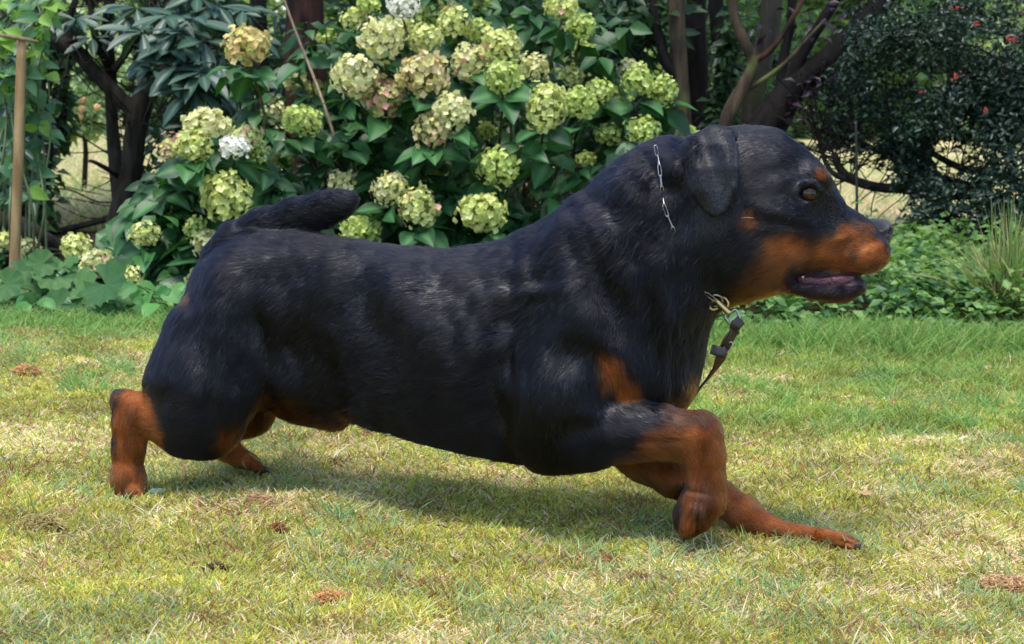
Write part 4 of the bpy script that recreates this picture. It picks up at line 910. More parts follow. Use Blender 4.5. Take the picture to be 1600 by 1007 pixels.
class Field:
    def __init__(s, xs, ys, zs):
        s.xs, s.ys, s.zs = [np.asarray(a, np.float32) for a in (xs, ys, zs)]
        s.F = np.full((len(xs), len(ys), len(zs)), 0.3, np.float32)
    def blk(s, lo, hi, m):
        r = []
        for a, l, h in zip((s.xs, s.ys, s.zs), lo, hi):
            i0 = max(0, np.searchsorted(a, l - m) - 1); i1 = min(len(a), np.searchsorted(a, h + m) + 1); r.append(slice(i0, i1))
        return tuple(r), s.xs[r[0]][:, None, None], s.ys[r[1]][None, :, None], s.zs[r[2]][None, None, :]
    def comb(s, sl, d, k, sub):
        A = s.F[sl]
        if sub:
            h = np.maximum(k - np.abs(A + d), 0) / k; s.F[sl] = np.maximum(A, -d) + h * h * k * .25
        else:
            h = np.maximum(k - np.abs(A - d), 0) / k; s.F[sl] = np.minimum(A, d) - h * h * k * .25
    def capsule(s, a, ra, b, rb, k=0.02, ysc=1.0, sub=False):
        a, b = np.asarray(a, np.float32), np.asarray(b, np.float32); r = max(ra, rb); m = r * max(1, ysc) + k + .01
        sl, X, Y, Z = s.blk(np.minimum(a, b), np.maximum(a, b), m)
        ab = b - a; wy = 1.0 / ysc
        den = ab[0] ** 2 + (ab[1] * wy) ** 2 + ab[2] ** 2 + 1e-12
        dx, dy, dz = X - a[0], (Y - a[1]) * wy, Z - a[2]
        t = np.clip((dx * ab[0] + dy * ab[1] * wy + dz * ab[2]) / den, 0, 1)
        d = np.sqrt((dx - ab[0] * t) ** 2 + (dy - ab[1] * wy * t) ** 2 + (dz - ab[2] * t) ** 2) - (ra + (rb - ra) * t)
        s.comb(sl, d * min(1.0, ysc ** .5), k, sub)
    def chain(s, pts, k=0.02, ysc=1.0, sub=False):
        for (a, ra), (b, rb) in zip(pts[:-1], pts[1:]): s.capsule(a, ra, b, rb, k, ysc, sub)
    def ellipsoid(s, c, r, rot=0.0, k=0.02, sub=False, yaw=0.0):
        c = np.asarray(c, np.float32); m = max(r) + k
        sl, X, Y, Z = s.blk(c, c, m)
        dx, dy, dz = X - c[0], Y - c[1], Z - c[2]
        if yaw: dx, dy = dx * math.cos(yaw) + dy * math.sin(yaw), -dx * math.sin(yaw) + dy * math.cos(yaw)
        u = dx * math.cos(rot) + dz * math.sin(rot); v = -dx * math.sin(rot) + dz * math.cos(rot)
        q = np.sqrt((u / r[0]) ** 2 + (dy / r[1]) ** 2 + (v / r[2]) ** 2)
        g = np.sqrt((u / r[0] ** 2) ** 2 + (dy / r[1] ** 2) ** 2 + (v / r[2] ** 2) ** 2) + 1e-6
        s.comb(sl, q * (q - 1) / g, k, sub)
    def loft(s, st, k=0.02, e=2.3, sub=False):
        """st rows: px, py_top, py_bottom, half width px, depth offset"""
        rows = []
        for px, t, b, wd, dY in st:
            Y = Yc(px) + dY; pt, pb = P(px, t, Y), P(px, b, Y)
            rows.append(((pt[0] + pb[0]) / 2, pt[2], pb[2], wd * mpp(Y), Y))
        A = np.array(rows)
        # smooth interpolation
        xs = s.xs; n = len(A)
        def ip(c):
            x, y = A[:, 0], A[:, c]; m = np.gradient(y, x)
            i = np.clip(np.searchsorted(x, xs) - 1, 0, n - 2); h = x[i + 1] - x[i]; t = np.clip((xs - x[i]) / h, 0, 1)
            return (2 * t**3 - 3 * t**2 + 1) * y[i] + (t**3 - 2 * t**2 + t) * h * m[i] + (-2 * t**3 + 3 * t**2) * y[i + 1] + (t**3 - t**2) * h * m[i + 1]
        top, bot, wd, yc = [ip(c).astype(np.float32) for c in (1, 2, 3, 4)]
        x0, x1 = A[0, 0], A[-1, 0]
        sl, X, Y, Z = s.blk((x0, yc.min() - wd.max(), bot.min()), (x1, yc.max() + wd.max(), top.max()), k + .02)
        g = lambda a: a[sl[0]][:, None, None]
        hz = (g(top) - g(bot)) / 2; cz = (g(top) + g(bot)) / 2
        u = np.abs((Y - g(yc)) / g(wd)); v = np.abs((Z - cz) / hz)
        q = (u ** e + v ** e) ** (1 / e)
        d = (q - 1) * np.minimum(g(wd), hz)
        d = np.maximum(d, np.maximum(x0 - X, X - x1))
        s.comb(sl, d, k, sub)
def poly_sd(px, py, poly):
    """signed distance (px) to polygon, negative inside"""
    poly = np.array(poly, float); n = len(poly); d = np.full(px.shape, 1e9); ins = np.zeros(px.shape, bool)
    for i in range(n):
        a, b = poly[i], poly[(i + 1) % n]; e = b - a
        t = np.clip(((px - a[0]) * e[0] + (py - a[1]) * e[1]) / (e @ e), 0, 1)
        d = np.minimum(d, np.hypot(px - a[0] - e[0] * t, py - a[1] - e[1] * t))
        c = ((a[1] > py) != (b[1] > py)) & (px < (b[0] - a[0]) * (py - a[1]) / (b[1] - a[1] + 1e-9) + a[0]); ins ^= c
    return np.where(ins, -d, d)
def flap(s, poly, side, th):
    """ear leather: outline in the side view, hanging off the head with its own depth"""
    Y0 = Yc(1110) + side * .115; pts = np.array([P(a, b, Y0) for a, b in poly])
    sl, X, Y, Z = s.blk(pts.min(0) - .01, pts.max(0) + .01, .03)
    sl = (sl[0], slice(None), sl[2]); Y = s.ys[None, :, None]
    XX, ZZ = np.broadcast_arrays(X[:, 0, 0][:, None], Z[0, 0][None, :])
    sd = poly_sd(XX.astype(float), ZZ.astype(float), [(p_[0], p_[2]) for p_ in pts]).astype(np.float32)
    qx, qy = proj(np.stack([XX, XX * 0 + Y0, ZZ], -1).reshape(-1, 3)); qx = qx.reshape(XX.shape); qy = qy.reshape(XX.shape)
    off = np.interp(qy, [205, 225, 262, 300, 340], [.082, .104, .122, .129, .131]) - .030 * sstep(1085, 1062, qx) - .010 * sstep(1135, 1158, qx) + .0035 * np.sin((qx - qy * .4) * .11)
    off = off - .005 * np.exp(-((qx - 1100 - (qy - 230) * .20) / 13) ** 2) * sstep(330, 270, qy)
    yc = (np.interp(qx, [1000, 1100, 1400], [2.95, 2.92, 2.865]) + side * off).astype(np.float32)
    dy = np.abs(Y - yc[:, None, :]) - th; d2 = (sd + .002)[:, None, :]
    d = np.minimum(np.maximum(dy, d2), 0) + np.sqrt(np.maximum(dy, 0) ** 2 + np.maximum(d2, 0) ** 2) - .0022
    s.comb(sl, d.astype(np.float32), .003, False)
Field.flap = flap
def Yc(px): return float(np.interp(px, [180, 350, 600, 850, 1000, 1100, 1400], [3.22, 3.19, 3.08, 2.99, 2.95, 2.92, 2.865]))
def D(px, py, off=0.0): return P(px, py, Yc(px) + off)
def grid(lo, hi, fl, fh, fine, coarse):
    a = []; x = lo
    while x < hi:
        a.append(x); x += fine if fl <= x <= fh else coarse
    return np.array(a)
Q_ = 1.0
hx0, hx1 = D(1085, 300)[0], D(1400, 300)[0]
hz0, hz1 = D(1200, 490)[2], D(1200, 185)[2]
fx = grid(D(150, 600)[0] - .02, hx1 + .02, hx0, hx1, .0023 * Q_, .0042 * Q_)
fy = grid(2.66, 3.46, 2.74, 2.88, .0028 * Q_, .005 * Q_)
fz = grid(-.03, hz1 + .06, hz0, hz1, .0023 * Q_, .0042 * Q_)
B = Field(fx, fy, fz)
u = .001
# torso
B.loft([(292, 462, 540, 40, 0), (305, 425, 575, 66, 0), (330, 396, 605, 92, 0), (370, 373, 625, 108, 0), (430, 362, 632, 114, 0), (500, 366, 640, 116, 0), (560, 377, 655, 124, 0),
        (640, 388, 680, 138, 0), (700, 391, 696, 146, 0), (760, 382, 710, 151, 0), (820, 358, 720, 152, 0), (860, 334, 716, 150, 0),
        (900, 316, 705, 146, 0), (940, 294, 690, 140, 0), (980, 270, 660, 126, 0), (1010, 262, 620, 100, 0)], k=.01)
# neck
B.loft([(840, 400, 600, 110, 0), (880, 340, 620, 135, 0), (920, 306, 630, 138, 0), (950, 286, 620, 135, 0), (975, 262, 605, 130, 0), (1000, 243, 590, 124, 0), (1030, 228, 570, 117, 0), (1060, 221, 540, 110, 0),
        (1090, 215, 500, 104, 0), (1120, 208, 478, 98, 0), (1150, 206, 470, 90, 0), (1175, 215, 462, 80, 0)], k=.05, e=2.1)
B.chain([(D(995, 470), 112 * u), (D(975, 562), 116 * u)], k=.05, ysc=1.1)
B.capsule(D(1015, 545), 62 * u, D(1010, 590, -.01), 50 * u, k=.05)
# folds of the scruff
B.ellipsoid(D(1050, 262), (34 * u, 112 * u, 44 * u), rot=R(28), k=.02)
B.ellipsoid(D(985, 300), (40 * u, 128 * u, 40 * u), rot=R(35), k=.03)
# shoulder, ribs, loin (near and far side)
for s_ in (-1, 1):
    B.capsule(D(905, 400, s_ * .075), 50 * u, D(880, 520, s_ * .105), 58 * u, k=.045)
    B.capsule(D(930, 540, s_ * .105), 52 * u, D(890, 600, s_ * .112), 56 * u, k=.04)
    B.capsule(D(640, 500, s_ * .07), 92 * u, D(760, 540, s_ * .06), 100 * u, k=.03)
    # hind quarter
    B.capsule(D(378, 470, s_ * .060), 76 * u, D(335, 560, s_ * .078), 72 * u, k=.04)
    # grooves: behind the shoulder, flank, front of thigh
    B.chain([(D(838, 395, s_ * .172), 20 * u), (D(812, 470, s_ * .185), 24 * u), (D(795, 560, s_ * .187), 24 * u), (D(785, 650, s_ * .170), 22 * u)], k=.06, sub=True)
    B.chain([(D(470, 500, s_ * .146), 20 * u), (D(455, 560, s_ * .146), 30 * u), (D(500, 620, s_ * .130), 30 * u)], k=.06, sub=True)
    B.chain([(D(960, 400, s_ * .165), 14 * u), (D(975, 470, s_ * .165), 16 * u), (D(1000, 540, s_ * .150), 16 * u)], k=.05, sub=True)
B.chain([(D(555, 470, -.160), 22 * u), (D(600, 560, -.172), 20 * u)], k=.06, sub=True)
B.chain([(D(850, 560, -.196), 12 * u), (D(925, 560, -.192), 14 * u), (D(960, 625, -.165), 14 * u)], k=.035, sub=True)
# belly keel / sheath
B.ellipsoid(D(475, 634, 0), (74 * u, 34 * u, 32 * u), rot=R(-16), k=.02)
B.ellipsoid(D(520, 652, 0), (26 * u, 20 * u, 17 * u), rot=R(8), k=.015)
# near hind leg
nh = -.10
B.chain([(D(350, 540, -.075), 82 * u), (D(318, 610, -.095), 88 * u), (D(312, 655, nh), 60 * u)], k=.03)
B.chain([(D(322, 652, nh), 58 * u), (D(280, 656, nh), 46 * u), (D(238, 652, nh), 29 * u), (D(204, 640, nh), 20 * u)], k=.022, ysc=.85)
B.capsule(D(295, 665, nh), 46 * u, D(325, 668, nh - .005), 44 * u, k=.02, ysc=.8)
B.capsule(D(300, 520, -.08), 42 * u, D(268, 600, nh), 34 * u, k=.03)
B.chain([(D(194, 632, nh), 18 * u), (D(203, 660, nh), 27 * u), (D(201, 700, nh), 25 * u), (D(197, 745, nh), 24 * u)], k=.015, ysc=.8)
B.capsule(D(188, 622, nh), 13 * u, D(230, 640, nh), 20 * u, k=.02)
B.chain([(D(202, 748, nh), 27 * u), (D(206, 770, nh), 26 * u)], k=.015, ysc=1.1)
for t in (-.03, -.010, .010, .03):
    B.capsule(D(208, 770, nh + t), 13 * u, D(222 + (5 if abs(t) < .02 else 0), 782, nh + t), 10 * u, k=.006)
# far hind leg
fh = .10
B.chain([(D(385, 540, .07), 80 * u), (D(395, 590, .09), 62 * u), (D(390, 640, fh), 38 * u), (D(352, 664, fh), 33 * u)], k=.03)
B.chain([(D(352, 664, fh), 26 * u), (D(354, 700, fh), 19 * u), (D(372, 714, fh), 16 * u), (D(392, 722, fh), 15 * u)], k=.012)
for t in (-.026, -.009, .009, .026):
    B.capsule(D(388, 720, fh + t), 11 * u, D(408, 732, fh + t), 9 * u, k=.006)
# near fore leg
nf = -.115
B.chain([(D(905, 560, -.09), 66 * u), (D(872, 622, nf), 70 * u), (D(866, 668, nf), 64 * u)], k=.03, ysc=.85)
B.chain([(D(862, 690, nf), 40 * u), (D(920, 682, nf), 46 * u), (D(985, 678, nf), 37 * u), (D(1040, 677, nf), 34 * u), (D(1085, 679, nf), 35 * u)], k=.022, ysc=.85)
B.capsule(D(850, 706, nf), 24 * u, D(880, 700, nf), 30 * u, k=.02)
B.chain([(D(1094, 681, nf), 35 * u), (D(1102, 712, nf), 28 * u), (D(1104, 748, nf), 26 * u), (D(1102, 776, nf), 30 * u)], k=.012, ysc=.85)
B.chain([(D(1097, 784, nf), 31 * u), (D(1083, 806, nf), 27 * u), (D(1076, 818, nf), 18 * u)], k=.012, ysc=1.05)
for t, e_ in ((-.028, 0), (-.010, 4), (.010, 4), (.028, 0)):
    B.capsule(D(1088, 800, nf + t), 15 * u, D(1072, 826 + e_, nf + t), 11 * u, k=.005)
B.ellipsoid(D(1062, 806, nf), (9 * u, 22 * u, 20 * u), k=.004)
B.ellipsoid(D(1080, 776, nf), (16 * u, 18 * u, 10 * u), rot=R(30), k=.008)
B.ellipsoid(D(1070, 700, nf), (12 * u, 16 * u, 12 * u), k=.014)
# far fore leg: reaches forward along the ground
ff = .045
B.chain([(D(930, 600, .09), 60 * u), (D(950, 664, .075), 50 * u), (D(1008, 708, .06), 40 * u), (D(1052, 742, ff), 33 * u)], k=.025)
B.chain([(D(1052, 742, ff), 33 * u), (D(1120, 776, .03), 27 * u), (D(1165, 804, .015), 25 * u), (D(1196, 824, .01), 19 * u), (D(1250, 836, .0), 14 * u), (D(1290, 841, -.01), 15 * u)], k=.012)
B.ellipsoid(D(1066, 764, ff), (11 * u, 14 * u, 13 * u), k=.006)
for t, l in ((-.026, -8), (-.009, 0), (.009, 2), (.026, -6)):
    B.chain([(D(1284, 838, -.01 + t * .7), 11 * u), (D(1316 + l, 843, -.012 + t), 10.5 * u), (D(1338 + l, 853, -.014 + t * 1.1), 8 * u)], k=.005)
# tail curled forward over the rump
tl = .02
B.chain([(D(338, 428, tl), 26 * u), (D(350, 404, tl), 33 * u), (D(374, 380, tl), 35 * u), (D(412, 358, tl), 31 * u), (D(460, 338, tl), 26 * u), (D(505, 327, tl), 25 * u), (D(532, 319, tl), 19 * u), (D(545, 313, tl), 12 * u)], k=.018, ysc=.9)

# head ------------------------------------------------------------
B.loft([(1095, 232, 440, 70, 0), (1120, 205, 470, 88, 0), (1150, 197, 472, 94, 0), (1185, 197, 466, 95, 0), (1215, 203, 458, 90, 0), (1240, 216, 440, 82, 0),
        (1262, 233, 425, 74, 0), (1282, 254, 415, 64, 0), (1298, 282, 410, 54, 0), (1312, 310, 405, 46, 0)], k=.012, e=2.1)
B.ellipsoid(D(1175, 385, -.050), (62 * u, 40 * u, 60 * u), k=.03)      # cheeks
B.ellipsoid(D(1175, 385, .050), (62 * u, 40 * u, 60 * u), k=.03)
# muzzle with hanging upper lips
B.loft([(1230, 300, 428, 50, 0), (1265, 305, 424, 50, 0), (1295, 311, 424, 49, 0), (1318, 321, 428, 46, 0), (1340, 333, 429, 44, 0), (1356, 344, 425, 42, 0), (1370, 356, 420, 38, 0),
        (1380, 368, 413, 31, 0), (1387, 380, 405, 18, 0)], k=.016, e=2.5)
B.ellipsoid(D(1352, 398, -.026), (36 * u, 21 * u, 27 * u), rot=R(6), k=.012)   # whisker pad
B.ellipsoid(D(1352, 398, .026), (34 * u, 21 * u, 25 * u), rot=R(6), k=.012)
B.chain([(D(1374, 376, -.040), 3 * u), (D(1356, 378, -.050), 3.5 * u), (D(1336, 390, -.052), 3 * u)], k=.014, sub=True)
B.chain([(D(1390, 384, -.012), 2 * u), (D(1388, 398, -.014), 2.5 * u), (D(1380, 410, -.03), 2 * u)], k=.006, sub=True)
B.loft([(1232, 410, 456, 30, 0), (1260, 410, 458, 32, 0), (1300, 414, 460, 31, 0), (1330, 414, 460, 26, 0), (1340, 420, 450, 16, 0)], k=.004)
# lower jaw
B.loft([(1130, 400, 472, 60, 0), (1180, 420, 462, 56, 0), (1215, 438, 456, 50, 0), (1245, 442, 458, 44, 0), (1275, 444, 467, 40, 0), (1305, 444, 472, 37, 0), (1330, 441, 468, 32, 0), (1346, 440, 455, 20, 0)], k=.006, e=2.2)
for s_ in (-1, 1):
    # brow, eye hollow, socket, lids
    B.ellipsoid(D(1276, 276, s_ * .048), (21 * u, 17 * u, 15 * u), rot=R(-25), k=.016)
    B.ellipsoid(D(1228, 345, s_ * .070), (36 * u, 18 * u, 15 * u), rot=R(-12), k=.03)     # cheek bone
    B.ellipsoid(D(1302, 328, s_ * .066), (24 * u, 12 * u, 18 * u), rot=R(-20), k=.03, sub=True)
    B.ellipsoid(D(1263, 303, s_ * .062), (19 * u, 18 * u, 15 * u), rot=R(12), k=.010)
    B.ellipsoid(D(1264, 303, s_ * .081), (15.5 * u, 18 * u, 12.5 * u), rot=R(10), k=.004, sub=True)
    B.chain([(D(1246, 299, s_ * .074), 2.5 * u), (D(1257, 287, s_ * .078), 3.5 * u), (D(1272, 286, s_ * .074), 3.5 * u), (D(1281, 298, s_ * .066), 2.5 * u)], k=.005)
    B.chain([(D(1248, 311, s_ * .074), 2 * u), (D(1262, 319, s_ * .076), 2.4 * u), (D(1277, 315, s_ * .068), 2 * u)], k=.004)
    # slit of the mouth
    B.chain([(D(1240, 433, s_ * .052), 5 * u), (D(1268, 438, s_ * .048), 7.5 * u), (D(1305, 438, s_ * .044), 7 * u), (D(1342, 434, s_ * .036), 5.5 * u)], k=.005, ysc=2.4, sub=True)
    # lower lip roll
    B.chain([(D(1240, 449, s_ * .040), 8 * u), (D(1270, 455, s_ * .038), 10 * u), (D(1310, 458, s_ * .034), 11 * u), (D(1338, 449, s_ * .022), 9 * u)], k=.006)
B.capsule(D(1338, 446, -.02), 11 * u, D(1338, 446, .02), 11 * u, k=.01)
B.chain([(D(1295, 255, 0), 7 * u), (D(1250, 215, 0), 7 * u)], k=.03, sub=True)   # furrow of the forehead
# ears: folded flap hanging on each side
for s_ in (-1, 1):
    B.chain([(D(1090, 224, s_ * .070), 15 * u), (D(1118, 214, s_ * .072), 15 * u), (D(1140, 213, s_ * .078), 12 * u)], k=.015)
    B.flap([(1073, 222), (1090, 212), (1110, 206), (1135, 202), (1149, 210), (1153, 235), (1152, 265), (1149, 292), (1141, 315), (1130, 330), (1116, 338), (1102, 334), (1090, 320), (1078, 298), (1067, 275), (1062, 255), (1066, 236)], s_, .0026)
    B.chain([(D(1151, 225, s_ * .100), 2.6 * u), (D(1152, 262, s_ * .121), 2.6 * u), (D(1148, 292, s_ * .128), 2.6 * u), (D(1130, 328, s_ * .131), 2.4 * u), (D(1112, 337, s_ * .131), 2.4 * u)], k=.005)
V, Qd = nets(B.F, fx.astype(np.float64), fy.astype(np.float64), fz.astype(np.float64))
del B
V = smooth_mesh(V, Qd, 3, .5)
# vertex normals
def vnormals(V, Q):
    n = np.cross(V[Q[:, 2]] - V[Q[:, 0]], V[Q[:, 3]] - V[Q[:, 1]])
    out = np.zeros_like(V)
    for c in range(4):
        for d in range(3): out[:, d] += np.bincount(Q[:, c], n[:, d], minlength=len(V))
    return out / (np.linalg.norm(out, axis=1, keepdims=True) + 1e-12)
Nv = vnormals(V, Qd)
if ((V - V.mean(0)) * Nv).sum() < 0:
    Qd = Qd[:, ::-1]; Nv = -Nv
px, py = proj(V)
mus = (fbm(V[:, 0] * 22, V[:, 1] * 22, V[:, 2] * 17, 5, 2) - .5)
amt = .013 * np.where(px < 575, sstep(352, 378, py), 1) * sstep(1110, 1040, px) * sstep(240, 330, px) * sstep(720, 660, py)
V = V + Nv * (mus * amt)[:, None]
# muscles that show under the coat, both flanks: px, py, rx, ry, tilt, millimetres
MUS = [(716, 430, 26, 52, 8, 3.5), (680, 435, 26, 46, 8, -3.5), (728, 498, 28, 28, 0, -4), (746, 546, 24, 34, 20, 6), (830, 458, 72, 13, -6, 8), (785, 505, 32, 18, 0, -7), (620, 455, 38, 48, 0, 5), (575, 540, 28, 62, 10, -6), (650, 560, 34, 40, 0, 4),
 (905, 490, 42, 26, 10, 7), (850, 600, 36, 62, -8, 7), (796, 640, 9, 84, 0, -12), (935, 565, 28, 30, 0, -10), (915, 650, 62, 15, 0, 5), (985, 706, 62, 8, 0, -5), (880, 560, 14, 50, 25, -6), (1030, 690, 40, 6, 0, -4),
 (345, 500, 24, 64, 6, 9), (402, 520, 20, 74, -14, -14), (300, 590, 22, 54, 0, 5), (372, 600, 14, 50, -30, -6), (330, 600, 12, 50, 0, -4), (300, 668, 52, 22, 10, 5), (255, 620, 16, 28, 40, -6), (400, 398, 60, 22, 0, 5), (455, 432, 44, 22, -10, -6), (500, 400, 40, 18, 0, 4),
 (930, 352, 22, 62, -32, 8), (886, 384, 17, 60, -30, -8), (978, 430, 20, 70, -22, 7), (950, 470, 14, 60, -20, -7), (1020, 500, 14, 70, -10, -6), (1045, 470, 12, 60, -14, 5),
 (1212, 268, 44, 13, -10, -4), (1226, 332, 46, 9, 12, 4), (1232, 352, 44, 9, 8, -4), (1300, 345, 20, 22, 0, -4), (1306, 392, 14, 26, 20, -3), (1262, 404, 34, 12, 0, 4), (1175, 400, 30, 34, 0, 3), (1335, 402, 7, 18, 10, -2.5), (1320, 372, 22, 6, -20, 2.5), (1290, 415, 50, 6, 0, -3), (1208, 440, 34, 9, 16, -4),
 (1320, 846, 15, 2.2, 14, -4), (1330, 851, 12, 2, 22, -3), (1077, 803, 3.5, 22, 14, -4.5), (1091, 808, 3.5, 22, 8, -4), (1065, 803, 3, 24, 2, -5), (1085, 768, 24, 4, 12, -3), (214, 768, 3, 14, 0, -4), (202, 770, 3, 12, 0, -3), (1100, 735, 8, 40, 0, -3), (1118, 730, 7, 40, 0, 2.5), (206, 680, 8, 40, 0, 2.5), (216, 700, 6, 40, 0, -3), (185, 690, 5, 50, 0, -2)]
for (a, b, rx, ry, rot_, mm) in MUS:
    ca, sa_ = math.cos(R(rot_)), math.sin(R(rot_)); dx_, dy_ = px - a, py - b
    g_ = np.exp(-(((dx_ * ca + dy_ * sa_) / rx) ** 2 + ((-dx_ * sa_ + dy_ * ca) / ry) ** 2)) * np.clip(np.abs(Nv[:, 1]) * 1.3, 0, 1)
    V = V + Nv * (g_ * mm * .00098)[:, None]
# wavy rolls of loose skin on the neck
roll = np.sin((px * .55 + py * .85) * .075 + 2.2 * vnoise(V[:, 0] * 12, V[:, 1] * 8, V[:, 2] * 12, 9))
nk = np.exp(-(((px - 1010) / 75) ** 2 + ((py - 330) / 105) ** 2))
V = V + Nv * (roll * .0042 * nk)[:, None]
Nv = vnormals(V, Qd)

# ---- coat pattern ------------------------------------------------
def pmask(px, py, poly, soft): return sstep(soft, -soft, poly_sd(px, py, poly))
def emask(px, py, cx, cy, rx, ry, soft=.5): return sstep(1 + soft, 1 - soft, np.hypot((px - cx) / rx, (py - cy) / ry))
BLACK = np.array([.0030, .0030, .0060])
def coat(Vw, Nn, jit=0.0):
    px, py = proj(Vw)
    if jit: px = px + rng.normal(0, jit, len(px)); py = py + rng.normal(0, jit, len(py))
    nz = (fbm(Vw[:, 0] * 45, Vw[:, 1] * 45, Vw[:, 2] * 45, 21, 3) - .5)
    qx, qy = px + nz * 30, py + (fbm(Vw[:, 0] * 45, Vw[:, 1] * 45, Vw[:, 2] * 45, 31, 3) - .5) * 30
    t = np.zeros(len(px)); near = Vw[:, 1] < np.array([Yc(a) for a in (0,)])[0] * 0 + np.interp(px, [180, 350, 600, 850, 1000, 1100, 1400], [3.22, 3.19, 3.08, 2.99, 2.95, 2.92, 2.865])
    head = pmask(qx, qy, [(1200, 380), (1235, 370), (1268, 378), (1290, 378), (1304, 366), (1328, 356), (1352, 358), (1400, 380), (1400, 415), (1347, 424), (1330, 430), (1240, 414), (1224, 432), (1232, 452), (1290, 463), (1350, 450), (1350, 480), (1200, 480), (1140, 490), (1150, 450), (1185, 415)], 14)
    t = np.maximum(t, head)
    t = np.maximum(t, .5 * emask(qx, qy, 1173, 345, 17, 14))
    t = np.maximum(t, .8 * emask(qx, qy, 1283, 277, 8, 12, .4))
    t = np.maximum(t, .9 * emask(qx, qy, 1301, 271, 5, 8))
    t = np.maximum(t, .85 * pmask(qx, qy, [(932, 552), (960, 552), (985, 588), (1004, 615), (1000, 640), (972, 634), (946, 600)], 9) * (Nn[:, 2] < .5))
    t = np.maximum(t, .7 * emask(qx, qy, 1086, 602, 10, 22))
    fore = pmask(qx, qy, [(1052, 632), (1080, 620), (1150, 620), (1400, 790), (1400, 900), (1030, 900), (985, 760), (950, 728), (985, 712), (1010, 690), (1035, 662)], 18)
    t = np.maximum(t, fore)
    t = np.maximum(t, pmask(qx, qy, [(178, 628), (186, 612), (222, 604), (240, 634), (246, 660), (250, 700), (250, 800), (150, 800), (150, 715), (178, 710)], 8))
    t = np.maximum(t, .8 * emask(qx, qy, 222, 622, 22, 9))
    far = Vw[:, 1] > np.interp(px, [180, 600], [3.20, 3.09])
    t = np.maximum(t, pmask(qx, qy, [(325, 690), (350, 640), (400, 600), (430, 600), (430, 760), (320, 760)], 8) * far)
    t = np.maximum(t, .8 * pmask(qx, qy, [(348, 680), (372, 660), (384, 672), (372, 700), (350, 710)], 7))
    t = np.maximum(t, .75 * pmask(qx, qy, [(392, 640), (415, 612), (450, 620), (480, 640), (515, 655), (550, 640), (560, 690), (400, 690)], 9) * (Nn[:, 2] < .3))
    t = np.maximum(t, .45 * emask(qx, qy, 290, 466, 6, 8))
    tanc = np.array([.225, .066, .015]) * (.25 + 1.5 * fbm(Vw[:, 0] * 48, Vw[:, 1] * 48, Vw[:, 2] * 48, 41, 3))[:, None]
    # deeper rust on throat, jaw, inner leg; paler on paws and muzzle pad
    deep = np.maximum(emask(px, py, 1165, 440, 55, 45), np.maximum(1.25 * emask(px, py, 1295, 462, 85, 22), emask(px, py, 470, 640, 130, 45)))
    deep = np.maximum(deep, .35 * emask(px, py, 1060, 760, 90, 60))
    tanc = tanc * (1 - .74 * deep)[:, None]
    # smoky overlay on cheek front and muzzle bridge, forearm top, hock
    smoke = np.maximum(.7 * emask(qx, qy, 1062, 652, 62, 20), .5 * emask(px, py, 1100, 790, 20, 40))
    smoke = np.maximum(smoke, .45 * emask(qx, qy, 206, 655, 14, 20))
    smoke = np.maximum(smoke, .95 * emask(qx, qy, 1058, 805, 10, 32)); smoke = np.maximum(smoke, .95 * emask(qx, qy, 1064, 768, 14, 12))
    t = t * (1 - smoke)
    lips = pmask(px, py, [(1226, 430), (1240, 419), (1290, 426), (1342, 428), (1354, 438), (1348, 458), (1310, 458), (1262, 456), (1234, 446), (1224, 428)], 6)
    t = t * (1 - .95 * lips)
    t = t * (1 - emask(qx, qy, 1382, 358, 21, 17, .35)) * (1 - .9 * emask(px, py, 1388, 384, 7, 14, .3))
    t = t * (1 - .45 * emask(qx, qy, 1352, 400, 34, 26) * (fbm(Vw[:, 0] * 130, Vw[:, 1] * 130, Vw[:, 2] * 130, 77, 2) > .5))
    t = np.clip(t, 0, 1)
    c = BLACK[None] * (1 - t[:, None]) + tanc * t[:, None]
    return c, t, lips
cV, tV, lipV = coat(V, Nv)
skin, snt, sb = new_mat('dog_skin')
sa = N(snt, 'ShaderNodeAttribute', attribute_name='tint'); snt.links.new(sa.outputs['Color'], sb.inputs['Base Color'])
sb.inputs['Roughness'].default_value = .48; sb.inputs['Specular IOR Level'].default_value = .55
sga = N(snt, 'ShaderNodeAttribute', attribute_name='gloss'); sm1 = N(snt, 'ShaderNodeMapRange'); sm1.inputs[3].default_value = .08; sm1.inputs[4].default_value = .36; snt.links.new(sga.outputs['Fac'], sm1.inputs[0]); snt.links.new(sm1.outputs[0], sb.inputs['Specular IOR Level'])
sm2 = N(snt, 'ShaderNodeMapRange'); sm2.inputs[3].default_value = .85; sm2.inputs[4].default_value = .50; snt.links.new(sga.outputs['Fac'], sm2.inputs[0]); snt.links.new(sm2.outputs[0], sb.inputs['Roughness'])
stc = N(snt, 'ShaderNodeTexCoord'); smp = N(snt, 'ShaderNodeMapping'); smp.inputs['Scale'].default_value = (60, 200, 260); smp.inputs['Rotation'].default_value = (0, R(-14), 0)
sno = N(snt, 'ShaderNodeTexNoise'); sno.inputs['Scale'].default_value = 1; sno.inputs['Detail'].default_value = 3
sbp = N(snt, 'ShaderNodeBump'); sbp.inputs['Strength'].default_value = .3; sbp.inputs['Distance'].default_value = .003
snt.links.new(stc.outputs['Object'], smp.inputs[0]); snt.links.new(smp.outputs[0], sno.inputs['Vector']); snt.links.new(sno.outputs[0], sbp.inputs['Height']); snt.links.new(sbp.outputs[0], sb.inputs['Normal'])
dog = empty('dog', (D(600, 700)[0], Yc(600), 0.0), 'black and tan dog lunging in a low stride across the lawn', 'dog')
px, py = proj(V)
skin_c = cV * .8
moist = lipV[:, None]
skin_c = skin_c * (1 - moist) + np.array([.030, .014, .022]) * moist
body = mobj('body', npmesh('body', V, Qd, skin, True, {'tint': ('POINT', skin_c), 'gloss': ('POINT', 1 - tV * (1 - lipV))}), dog)
